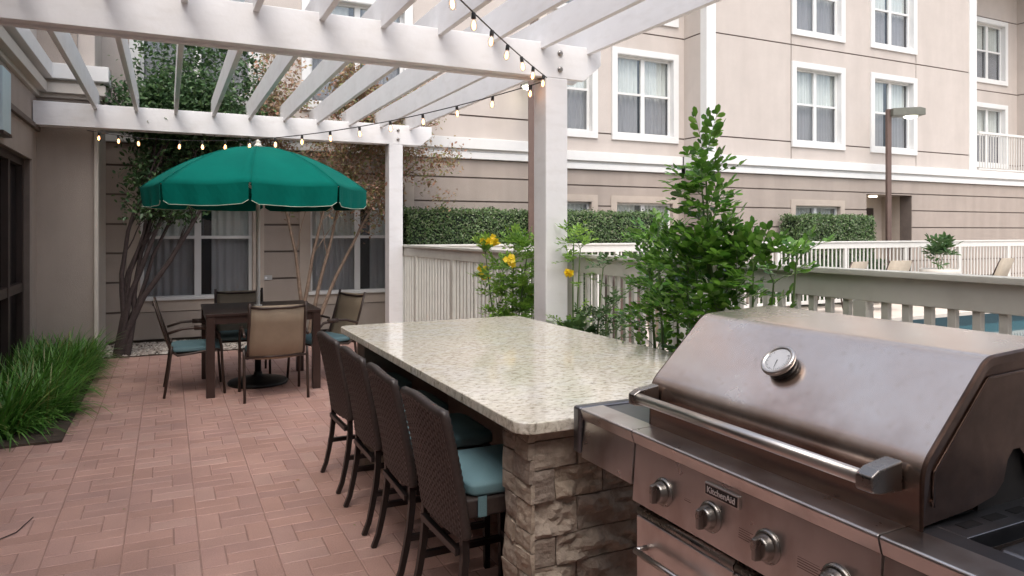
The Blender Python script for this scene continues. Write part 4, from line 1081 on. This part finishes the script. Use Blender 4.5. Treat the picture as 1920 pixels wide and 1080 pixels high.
# ---------------------------------------------------------------- lamp posts
def lamp_post(x, y, zt, label, ang):
    t_ = thing('lamp_post', label, 'lamp post', (0, 0, 0), 'brown pole lamps in front of the hotel')
    MB().box(-.048, .048, -.048, .048, 0, zt).build('pole', M['bronze_pole'], t_, bevel=.008)
    MB().box(-.14, .14, -.14, .14, 0, .05).build('base_plate', M['bronze_pole'], t_)
    mb = MB(); mb.extrude([(.02, zt-.17), (.75, zt-.15), (.75, zt+.0), (.62, zt+.03), (.02, zt+.0)], -.17, .17, lambda a, b_, q: (a, q, b_)); hd_ = mb.build('lamp_head', M['lamp_head'], t_, bevel=.01)
    mb = MB(); mb.lathe([(.001, -.05), (.08, -.045), (.13, -.025), (.145, 0)], (.5, 0, zt-.162), seg=20, capped=False); mb.build('lamp_lens', M['lamp_lens'], hd_, fixn=False)
    t_.location = (x, y, 0); t_.rotation_euler.z = R(ang); return t_
lamp_post(14.7, 10.75, 4.33, 'brown lamp post with glowing head standing before the doorway at right', -25.9)
lamp_post(5.38, 10.36, 4.2, 'brown lamp post behind the hedge, partly hidden by the white pergola post', 64)

# ---------------------------------------------------------------- foliage helpers
def leaves_mesh(name, pos, nrm, up, size, mat, fold=.25, aspect=.5, parent=None, kind='stuff', shape='oval'):
    """numpy leaf cloud; each leaf = 6-vertex folded oval (4 tris)"""
    pos = np.asarray(pos); nrm = np.asarray(nrm); up = np.asarray(up); n = len(pos)
    nrm = nrm/np.linalg.norm(nrm, axis=1, keepdims=True); up = up-nrm*(up*nrm).sum(1, keepdims=True); up /= np.linalg.norm(up, axis=1, keepdims=True)+1e-9
    sd = np.cross(nrm, up); size = np.asarray(size)[:, None]
    base = pos; tip = pos+up*size
    a1 = pos+up*size*.33; a2 = pos+up*size*.72
    a1 = pos+up*size*(.42 if shape == 'round' else .33); a2 = pos+up*size*(.82 if shape == 'round' else .72)
    l1 = a1+sd*size*aspect*.5+nrm*size*fold*.4; r1 = a1-sd*size*aspect*.5+nrm*size*fold*.4
    l2 = a2+sd*size*aspect*.42+nrm*size*fold*.3; r2 = a2-sd*size*aspect*.42+nrm*size*fold*.3
    V = np.stack([base, l1, l2, tip, r2, r1], 1).reshape(-1, 3)
    idx = np.arange(n)[:, None]*6
    F = np.concatenate([idx+np.array([[0, 3, 2, 1]]), idx+np.array([[0, 5, 4, 3]])], 1).reshape(-1, 4)
    me = bpy.data.meshes.new(name); c = V.mean(0)
    me.vertices.add(len(V)); me.vertices.foreach_set('co', (V-c).ravel())
    me.loops.add(F.size); me.loops.foreach_set('vertex_index', F.ravel().astype(np.int32))
    me.polygons.add(len(F)); me.polygons.foreach_set('loop_start', np.arange(0, F.size, 4, dtype=np.int32))
    me.update(calc_edges=True); me.materials.append(mat)
    return link(name, me, parent, Vector(c), kind)
def rdir(n): 
    v_ = rng.normal(size=(n, 3)); return v_/np.linalg.norm(v_, axis=1, keepdims=True)

ymin = 10.0
def branch(mb, p, d, length, r, depth, tips, gnarl=.18, split=(2, 3), upb=.12, spread=.55):
    n = 5; pts = [p.copy()]; rad = [r]
    for k in range(n):
        d = (d+Vector((random.gauss(0, gnarl), random.gauss(0, gnarl), random.gauss(0, gnarl)+upb))*.45).normalized()
        p = p+d*length/n; p.y = min(11.02, max(ymin, p.y)); p.x = max(-.62, p.x) if ymin > 5 else p.x; pts.append(p.copy()); rad.append(r*(1-.45*(k+1)/n))
        if depth <= 1: tips.append(p.copy())
    mb.tube(pts, rad, 6 if r > .012 else 4, caps=False)
    if depth == 0: return
    for _ in range(random.randint(*split)):
        q = random.choice(pts[2:]) if random.random() < .4 else pts[-1]
        dd = (d+Vector((random.gauss(0, spread), random.gauss(0, spread), random.gauss(0, spread*.6)))).normalized()
        branch(mb, q, dd, length*random.uniform(.55, .8), r*.55, depth-1, tips, gnarl, split, upb, spread)

def crown(name, tips, per, spread, size, mat, parent, droop=.2, aspect=.45):
    T_ = np.array([tuple(q) for q in tips]); n = len(T_)*per
    pos = np.repeat(T_, per, 0)+rng.normal(size=(n, 3))*spread
    nrm = rdir(n)+np.array([0, -.3, .9]); up = rdir(n)+np.array([0, 0, -droop])
    return leaves_mesh(name, pos, nrm, up, size*rng.uniform(.6, 1.3, n), mat, .2, aspect, parent)

# tree 1: evergreen multi-stem
T1 = thing('multi_stem_tree', 'dark twisted multi-stem tree with dense green leaves beside the left window', 'tree', (-.5, 10.15, 0))
mb = MB(); tips = []
for k in range(7):
    p = Vector((-.55+random.uniform(-.09, .12), 10.16+random.uniform(-.08, .1), 0))
    tx = -.45+.24*k/1.6+random.uniform(-.08, .08)
    d = Vector((.02+.04*k, random.uniform(-.02, .06), 1)).normalized()
    pts = [p]; r0 = random.uniform(.024, .044); rad = [r0*1.5]; q = p.copy()
    for j in range(8):
        d = (d+Vector((random.gauss(.01, .12)+.003*k, random.gauss(0, .05), 0))).normalized(); q = q+d*.26; pts.append(q.copy()); rad.append(r0*(1-.07*j))
    mb.tube(pts, rad, 7, caps=False)
    for _ in range(2): branch(mb, pts[-1], (d+Vector((random.gauss(.05, .3), random.gauss(0, .15), .3))).normalized(), .75, r0*.45, 2, tips, .2, (2, 3))
    for j in (5, 6): branch(mb, pts[j], (d+Vector((random.gauss(.15, .3), random.gauss(0, .2), .3))).normalized(), .5, r0*.3, 1, tips, .25, (2, 2))
mb.build('trunk', M['bark_dark'], T1, fixn=False)
def keep1(q): return q.z > 1.75 and -.6 < q.x < 1.35 and 9.95 < q.y < 11.05 and q.z < 4.6
tp_ = [q for q in tips if keep1(q) and (q.z > 2.15 or random.random() < .45)]
# extra tips filling the crown volume
for _ in range(430):
    a = random.random()*2*PI; rr = math.sqrt(random.random()); zz = random.uniform(2.25, 4.35)
    wv = 1-.25*abs((zz-3.3)/1.1)
    q = Vector((.34+.95*wv*rr*math.cos(a), 10.48+.38*rr*math.sin(a), zz))
    if noise.noise(q*1.9) > -.12: tp_.append(q)
crown('crown', tp_, 26, .085, .07, M['leaf_tree'], T1)
# tree 2: sparse autumn tree
T2 = thing('autumn_tree', 'slender tree with tan stems and sparse reddish brown leaves behind the umbrella', 'tree', (1.85, 10.45, 0))
mb = MB(); tips = []
for (bx_, dx, ddx) in ((1.72, .05, .0), (1.80, .22, .02), (1.88, .34, .04), (1.78, -.10, -.01)):
    p = Vector((bx_, 10.42+random.uniform(-.08, .08), 0)); d = Vector((dx, random.uniform(-.03, .03), 1)).normalized(); pts = [p]; q = p.copy(); r0 = .03; rad = [r0]
    for j in range(9):
        d = (d+Vector((random.gauss(ddx, .05), random.gauss(0, .03), 0))).normalized(); q = q+d*.25; pts.append(q.copy()); rad.append(r0*(1-.06*j))
    mb.tube(pts, rad, 7, caps=False)
    for _ in range(3): branch(mb, pts[-1], (d+Vector((random.gauss(.15, .4), random.gauss(0, .12), .1))).normalized(), .85, .013, 2, tips, .14, (2, 3))
    for j in (5, 7): branch(mb, pts[j], (d+Vector((random.gauss(.4, .6), random.gauss(0, .12), .0))).normalized(), .75, .009, 2, tips, .14, (2, 2), .02)
mb.build('trunk', M['bark_tan'], T2, fixn=False)
tp_ = [q for q in tips if 9.7 < q.y < 11.05 and 1.2 < q.x < 4.3 and q.z < 4.7]
for _ in range(150):
    a = random.random()*2*PI; rr = random.random()**.6; q = Vector((2.75+1.35*rr*math.cos(a), 10.5+.4*rr*math.sin(a), 2.95+1.05*rr*math.sin(a*1.7+.5)))
    if noise.noise(q*1.7+Vector((5, 0, 0))) > -.15: tp_.append(q)
crown('crown', tp_, 24, .09, .060, M['leaf_autumn'], T2, .4)
# extra fine twigs
# hedges
def hedge(name, label, x0, x1, y0, y1, z0, z1, n, size=.042):
    t_ = thing(name, label, 'hedge', ((x0+x1)/2, (y0+y1)/2, 0), 'clipped hedges against the hotel')
    mb = MB(); nx_, nz_, m_ = 40, 8, .06
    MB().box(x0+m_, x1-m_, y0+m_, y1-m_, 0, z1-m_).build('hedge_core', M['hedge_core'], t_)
    A = np.array([(x1-x0)*(z1-z0)*1.2, (x1-x0)*(y1-y0), (y1-y0)*(z1-z0), (y1-y0)*(z1-z0)]); pr = A/A.sum()
    f = rng.choice(4, n, p=pr); u = rng.random(n); w_ = rng.random(n)
    pos = np.zeros((n, 3)); nr = np.zeros((n, 3))
    for k in range(4):
        s_ = f == k
        if k == 0: pos[s_] = np.c_[x0+(x1-x0)*u[s_], np.full(s_.sum(), y0), z0+(z1-z0)*w_[s_]]; nr[s_] = (0, -1, .3)
        if k == 1: pos[s_] = np.c_[x0+(x1-x0)*u[s_], y0+(y1-y0)*w_[s_], np.full(s_.sum(), z1)]; nr[s_] = (0, 0, 1)
        if k == 2: pos[s_] = np.c_[np.full(s_.sum(), x0), y0+(y1-y0)*u[s_], z0+(z1-z0)*w_[s_]]; nr[s_] = (-1, 0, .3)
        if k == 3: pos[s_] = np.c_[np.full(s_.sum(), x1), y0+(y1-y0)*u[s_], z0+(z1-z0)*w_[s_]]; nr[s_] = (1, 0, .3)
    nn_ = np.array([noise.noise(Vector(q)*3.2)+.5*noise.noise(Vector(q)*8) for q in pos])
    # round the top edges
    cxz = np.c_[(x0+x1)/2*np.ones(n), (y0+y1)/2*np.ones(n), np.full(n, z1-.3)]
    pos += nr*(nn_*.06-.03+rng.normal(size=n)*.018)[:, None]
    top = np.clip((pos[:, 2]-(z1-.10))/.10, 0, 1); pos[:, 1] += top*.04*np.where(pos[:, 1] < (y0+y1)/2, 1, -1)
    pos += rng.normal(size=(n, 3))*.012
    leaves_mesh('hedge_leaves', pos, nr+rdir(n)*.9, rdir(n)+np.array([0, 0, .5]), size*rng.uniform(.6, 1.3, n), M['leaf_hedge'], .2, .5, t_)
    return t_
hedge('hedge', 'long clipped green hedge below the ground floor windows behind the white fence', 3.3, 8.15, 10.42, 11.1, .35, 1.90, 34000)
hedge('hedge', 'short clipped green hedge under the window left of the doorway', 11.85, 14.2, 10.7, 11.25, .9, 1.90, 14000, .05)

# liriope border grass
n = 5200
bx_ = rng.random(n); by_ = rng.random(n)
roots = np.c_[-1.36+.52*bx_, 6.30+3.6*by_]
# clumps
cl = np.c_[rng.uniform(-1.33, -.86, 46), rng.uniform(6.38, 9.85, 46)]
ci = rng.integers(0, 46, n); roots = cl[ci]+rng.normal(size=(n, 2))*.07
roots[:, 0] = np.clip(roots[:, 0], -1.38, -.72)
ang = np.arctan2(roots[:, 1]-cl[ci][:, 1], roots[:, 0]-cl[ci][:, 0])+rng.normal(size=n)*.7
Ln = rng.uniform(.24, .54, n); lean = rng.uniform(.3, 1.55, n)
vs = []; fs = []
seg_ = 5
V = np.zeros((n, (seg_+1)*2, 3))
dirx, diry = np.cos(ang), np.sin(ang)
hx = np.zeros(n); hz2 = np.full(n, .01)
th0 = .12+lean*.35
for k in range(seg_+1):
    th = th0+lean*1.25*k/seg_
    if k: hx += Ln/seg_*np.sin(th); hz2 += Ln/seg_*np.cos(th)
    hz2 = np.maximum(hz2, .012)
    w_ = .0085*(1-.85*(k/seg_)**2)
    cxx = np.maximum(roots[:, 0]+dirx*hx, -1.385+.002*k); cyy = roots[:, 1]+diry*hx
    V[:, 2*k] = np.c_[cxx-diry*w_, cyy+dirx*w_, hz2]; V[:, 2*k+1] = np.c_[cxx+diry*w_, cyy-dirx*w_, hz2]
base = np.arange(n)[:, None]*((seg_+1)*2)
F = np.concatenate([base+np.array([[2*k, 2*k+1, 2*k+3, 2*k+2]]) for k in range(seg_)], 1).reshape(-1, 4)
V = V.reshape(-1, 3); me = bpy.data.meshes.new('border_grass'); c = V.mean(0)
me.vertices.add(len(V)); me.vertices.foreach_set('co', (V-c).ravel()); me.loops.add(F.size); me.loops.foreach_set('vertex_index', F.ravel().astype(np.int32))
me.polygons.add(len(F)); me.polygons.foreach_set('loop_start', np.arange(0, F.size, 4, dtype=np.int32)); me.update(calc_edges=True); me.materials.append(M['grass'])
tag(link('border_grass', me, None, Vector(c)), 'thick arching green border grass along the left wing wall', 'grass', kind='stuff')

# mountain laurel style shrub with pinnate leaves
def pinnate_shrub(label, name, stems, mat, leafL, nleaf, rachis, pairs, keepobj=0, cat='shrub', aspect=.45, seed=1, dens=3):
    """stems: list of (base, tip, n_compound, spread radius)"""
    rs = random.Random(seed)
    base0 = stems[0][0]
    t_ = thing(name, label, cat, (base0[0], base0[1], 0)); shp = 'round' if mat == M['leaf_laurel'] else 'oval'
    st_ = MB(); P_, N_, U_, S_ = [], [], [], []
    for (b0, tipp, nc, rad_) in stems:
        b0 = Vector(b0); tipp = Vector(tipp); mid = b0.lerp(tipp, .5)+Vector((rs.gauss(0, .04), rs.gauss(0, .04), 0))
        def pt(a): return b0*(1-a)**2+mid*2*a*(1-a)+tipp*a*a
        st_.tube([pt(k/8) for k in range(9)], [.011*(1-.75*k/8)+.0015 for k in range(9)], 6, caps=False)
        for k in range(nc):
            a = 1-(rs.random()**1.2)*.75 if k > 2 else 1
            p = pt(a); az = k*2.4+rs.random(); el = rs.uniform(.1, .9) if a < .97 else rs.uniform(.6, 1.3)
            d = Vector((math.cos(az)*math.cos(el), math.sin(az)*math.cos(el), math.sin(el)))
            bl = rad_*rs.uniform(.2, 1)*(1.1-a*.75)
            q = p+d*bl
            st_.tube([p, p.lerp(q, .5)+Vector((0, 0, bl*.1)), q], .0028, 4, caps=False)
            for rep in range(dens):
                d2 = (d+Vector((rs.gauss(0, .4), rs.gauss(0, .4), rs.gauss(.1, .3)))).normalized()
                RL = rachis*rs.uniform(.7, 1.15); pp = q.copy(); pts = [pp.copy()]
                side = d2.cross(Vector((0, 0, 1)))
                if side.length < .05: side = Vector((1, 0, 0))
                side.normalize(); nrm0 = side.cross(d2).normalized()
                if nrm0.z < 0: nrm0 = -nrm0
                for j in range(pairs):
                    d2 = (d2+Vector((0, 0, -.10))).normalized(); pp = pp+d2*RL/pairs; pts.append(pp.copy())
                    for sg2 in (-1, 1):
                        if rs.random() < .06: continue
                        up_ = (d2*.55+side*sg2*.9+nrm0*rs.gauss(.15, .2)+Vector((0, 0, rs.gauss(0, .12)))).normalized()
                        P_.append(pp+d2*sg2*RL/pairs*.2); U_.append(up_); N_.append((nrm0+Vector((rs.gauss(0, .3), rs.gauss(0, .3), rs.gauss(0, .2)))).normalized()); S_.append(leafL*rs.uniform(.75, 1.15)*(1-.25*abs(j/pairs-.4)))
                P_.append(pp); U_.append(d2); N_.append(nrm0); S_.append(leafL)
                st_.tube(pts, .0013, 3, caps=False)
    st_.build('stem', M['stem_green'], t_, fixn=False)
    P_, N_, U_, S_ = map(np.array, (P_, N_, U_, S_))
    d = ((P_-np.array([0, 0, HZ]))**2).sum(1); order = np.argsort(d)
    near = order[:keepobj]; far = order[keepobj:]
    if keepobj:
        q = leaves_mesh('leaf', [(0, 0, 0)], [(0, 0, 1)], [(0, 1, 0)], [1.0], mat, .18, aspect, None, None, shp); me = q.data
        c0 = q.location.copy(); bpy.data.objects.remove(q)
        # recentre so that the stalk end is the origin
        me.transform(Matrix.Translation(c0))
        for i in near:
            nn = Vector(N_[i]).normalized(); uu = Vector(U_[i]); uu = (uu-nn*uu.dot(nn)).normalized(); ss = uu.cross(nn)
            Mx = Matrix((ss, uu, nn)).transposed()
            o = link('leaf', me, t_, Vector(P_[i])); o.rotation_euler = Mx.to_euler(); o.scale = (S_[i],)*3
    leaves_mesh('foliage', P_[far], N_[far], U_[far], S_[far], mat, .18, aspect, t_, 'stuff', shp)
    return t_
B0 = (2.55, 2.66, 0)
pinnate_shrub('tall glossy green laurel shrub with a leafy spire behind the grill', 'laurel_shrub',
    [((2.55, 2.72, 0), (2.40, 2.75, 1.92), 40, .15), ((2.55, 2.74, 0), (2.42, 2.80, 1.80), 26, .10), ((2.57, 2.74, 0), (2.37, 2.80, 1.42), 20, .2), ((2.55, 2.70, 0), (2.50, 2.64, 1.36), 20, .2),
     ((2.55, 2.7, 0), (2.40, 2.72, 1.45), 22, .26), ((2.55, 2.7, 0), (2.52, 2.55, 1.40), 20, .22), ((2.6, 2.7, 0), (2.66, 2.42, 1.40), 6, .12), ((2.6, 2.7, 0), (2.62, 2.52, 1.30), 8, .15),
     ((2.55, 2.75, 0), (2.40, 2.88, 1.38), 22, .26), ((2.55, 2.74, 0), (2.45, 2.7, 1.2), 20, .26)], M['leaf_laurel'], .056, 9, .16, 5, keepobj=290, seed=3, dens=2, aspect=.56)
pinnate_shrub('low bushy green laurel shrub between the counter and the fence', 'laurel_shrub',
    [((2.6, 3.25, 0), (2.47, 3.22, 1.50), 22, .22), ((2.62, 3.3, 0), (2.52, 3.38, 1.46), 20, .22), ((2.6, 3.2, 0), (2.50, 3.10, 1.38), 22, .24), ((2.6, 3.2, 0), (2.55, 3.0, 1.25), 22, .24), ((2.6, 3.3, 0), (2.60, 3.45, 1.35), 16, .2), ((2.6, 3.2, 0), (2.55, 3.15, 1.15), 20, .24)],
    M['leaf_laurel'], .046, 9, .13, 5, keepobj=0, seed=5, dens=3, aspect=.56)
# yellow flowering shrub
FS = pinnate_shrub('bright green shrub with yellow flower clusters leaning on the fence left of the front post', 'flowering_shrub',
    [((2.75, 5.75, 0), (2.62, 5.95, 1.36), 14, .14), ((2.75, 5.7, 0), (2.75, 5.62, 1.42), 22, .16), ((2.75, 5.65, 0), (2.80, 5.45, 1.40), 20, .16), ((2.75, 5.7, 0), (2.7, 5.75, 1.20), 20, .18), ((2.78, 5.6, 0), (2.80, 5.50, 1.0), 16, .2), ((2.78, 5.7, 0), (2.85, 5.15, 1.45), 14, .14), ((2.75, 5.8, 0), (2.68, 5.85, .95), 10, .16)],
    M['leaf_bright'], .052, 9, .15, 5, keepobj=0, seed=8, aspect=.42, dens=4)
def flower_cluster(c, r, parent, n_=9):
    c = Vector(c)
    for k in range(n_):
        P_, N_, U_, S_ = [], [], [], []
        q = c+Vector((random.gauss(0, r), random.gauss(0, r), random.gauss(0, r*.7))); ax = Vector((random.gauss(0, .5), -1+random.gauss(0, .5), random.gauss(.2, .5))).normalized()
        a = ax.cross(Vector((0, 0, 1))).normalized(); b_ = ax.cross(a)
        for j in range(5):
            t_ = 2*PI*j/5; u_ = a*math.cos(t_)+b_*math.sin(t_)+ax*.5; P_.append(q); U_.append(u_); N_.append(ax-u_*.3); S_.append(.034)
        leaves_mesh('flower', P_, N_, U_, S_, M['petal'], .1, .8, parent, None)
def pix(px, py, X=None, Y=None, d=None):
    k = (px-960)/FPX; a = v.x+k*r_.x; b_ = v.y+k*r_.y
    if d is None: d = X/a if X is not None else Y/b_
    return (a*d, b_*d, HZ-(py-435)*d/FPX)
for (px, py, X, r) in ((912, 455, 2.62, .028), (926, 452, 2.6, .02), (955, 488, 2.62, .034), (903, 504, 2.62, .028), (1066, 512, 2.8, .008), (908, 520, 2.66, .018)):
    flower_cluster(pix(px, py, X=X), r, FS)
pinnate_shrub('thin mid green vine plant climbing the fence right of the front post', 'vine_plant',
    [((2.86, 4.45, 0), (2.88, 4.40, 1.28), 18, .08), ((2.86, 4.4, 0), (2.88, 4.30, 1.0), 12, .12), ((2.86, 4.5, 0), (2.84, 4.62, .85), 8, .12), ((2.86, 4.4, 0), (2.86, 4.2, .85), 8, .12)], M['leaf_mid'], .045, 9, .10, 3, seed=11, cat='plant', aspect=.35)
pinnate_shrub('light green leafy sprig rising behind the front pergola post', 'leafy_plant',
    [((2.9, 4.75, 0), (2.9, 4.85, 1.5), 14, .12), ((2.9, 4.8, 0), (2.88, 4.72, 1.42), 10, .12)], M['leaf_bright'], .045, 9, .12, 4, seed=12, cat='plant', aspect=.35)
pinnate_shrub('small round leaved plant low against the fence beyond the counter', 'leafy_plant',
    [((2.8, 4.6, 0), (2.78, 4.7, .72), 12, .16), ((2.8, 4.6, 0), (2.75, 4.5, .75), 12, .16)], M['leaf_mid'], .06, 9, .10, 2, seed=13, cat='plant', aspect=.7)

# ---------------------------------------------------------------- pool deck furniture beyond the fence
def deck_chair(p, rz, label):
    t_ = thing('pool_chair', label, 'chair', (0, 0, 0), 'sling chairs on the pool deck')
    W = .58
    for s_ in (-1, 1):
        y = s_*W/2
        MB().tube([(.28, y, 0), (.25, y, .35), (.2, y, .58), (.0, y, .60), (-.25, y, .58)], .014, 6).build('leg', M['frame_brown'], t_)
        MB().tube([(-.28, y, 0), (-.2, y, .38), (-.25, y, .6), (-.42, y, 1.0)], .014, 6).build('leg', M['frame_brown'], t_)
    q = MB(); pth = [(.28, .40), (0, .36), (-.2, .40), (-.27, .6), (-.42, 1.0)]; vs = []
    for (x, z) in pth: vs += [(x, -W/2, z), (x, W/2, z)]
    q.add(vs, [(2*i, 2*i+1, 2*i+3, 2*i+2) for i in range(len(pth)-1)], True); o = q.build('sling', M['beige_sling'], t_, fixn=False); o.modifiers.new('solid', 'SOLIDIFY').thickness = .01
    t_.location = (*p, 0); t_.rotation_euler.z = R(rz)
deck_chair((11.5, 9.45), 100, 'beige pool chair leftmost before the far white fence'); deck_chair((12.75, 9.45), 85, 'beige pool chair before the far fence left of the lamp post')
deck_chair((15.95, 9.35), 95, 'beige pool chair at far right before the white fence beside the planter')
deck_chair((5.1, 6.2), 20, 'beige pool chair just behind the fence left of the front post'); deck_chair((5.9, 8.0), 80, 'beige pool chair behind the fence near the hedge')
pl_ = thing('planter', 'pale round planter with a leafy plant on the far pool deck', 'planter', (14.6, 9.5, 0))
MB().lathe([(.22, 0), (.26, .05), (.36, .7), (.38, .78), (.34, .78), (.33, .70)], (14.6, 9.5, 0), seg=24).build('pot', M['terracotta'], pl_)
pp = pinnate_shrub('broad leaved green plant growing in the pale round planter', 'potted_plant', [((14.6, 9.5, .7), (14.45, 9.5, 1.15), 6, .15), ((14.6, 9.5, .7), (14.8, 9.5, 1.18), 6, .15), ((14.6, 9.5, .7), (14.62, 9.5, 1.05), 5, .15)], M['leaf_mid'], .16, 9, .22, 2, seed=21, cat='plant', aspect=.4)
# brown pool storage boxes seen through the slats
bx2 = thing('storage_cabinet', 'dark brown cabinet with rounded top standing behind the fence slats', 'cabinet', (4.1, 5.95, 0))
mb = MB(); mb.extrude(arcpoly([(3.95, .1), (3.95, 1.12), (4.32, 1.12), (4.32, .1)], [.02, .07, .07, .02], 5), 5.85, 6.1, lambda a, b_, q: (a, q, b_)); mb.build('body', simple('brown_panel', (.075, .055, .045), .6), bx2, bevel=.008)
MB().box(3.99, 4.28, 5.845, 5.849, .25, .9).build('door', M['bronze_pole'], bx2)
# low shrubs behind the far fence
for i, (xa, xb) in enumerate(((10.6, 12.6), (12.9, 14.2))):
    n_ = 5000; pos = np.c_[rng.uniform(xa, xb, n_), rng.uniform(10.4, 10.65, n_), rng.uniform(.1, .95, n_)]
    t_ = thing('low_shrub', ('dark low shrub behind the left part of the far fence slats', 'dark low shrub behind the far fence beside the lamp post')[i], 'shrub', ((xa+xb)/2, 10.5, 0))
    leaves_mesh('foliage', pos, rdir(n_)+np.array([0, -1, .5]), rdir(n_), rng.uniform(.04, .08, n_), M['leaf_tree'], .2, .5, t_)
    MB().tube([((xa+xb)/2, 10.5, 0), ((xa+xb)/2, 10.5, .6)], .02, 6).build('stem', M['bark_dark'], t_)
# fallen leaves
n_ = 90; P_ = np.c_[rng.uniform(-1.2, 1.1, n_), rng.uniform(2.6, 9.9, n_), np.full(n_, .006)]
P_[:50, 0] = rng.uniform(-.7, .1, 50)*1.0; P_[:50, 1] = rng.uniform(6.2, 9.9, 50)
tag(leaves_mesh('fallen_leaves', P_, rdir(n_)*.25+np.array([0, 0, 1]), rdir(n_)*np.array([1, 1, .1]), rng.uniform(.012, .03, n_), M['leaf_autumn'], .2, .5, None), 'scattered small dry leaves lying on the brick patio', 'fallen leaves', kind='stuff')
# stray stem on patio
tw = MB(); tw.tube([pix(-30, 1030, d=3.5)[:2]+(.004,), pix(30, 995, d=3.65)[:2]+(.006,), pix(62, 965, d=3.85)[:2]+(.004,)], .003, 5)
tag(tw.build('fallen_twig', M['bark_dark'], None), 'thin curved fallen twig on the brick at lower left', 'twig')
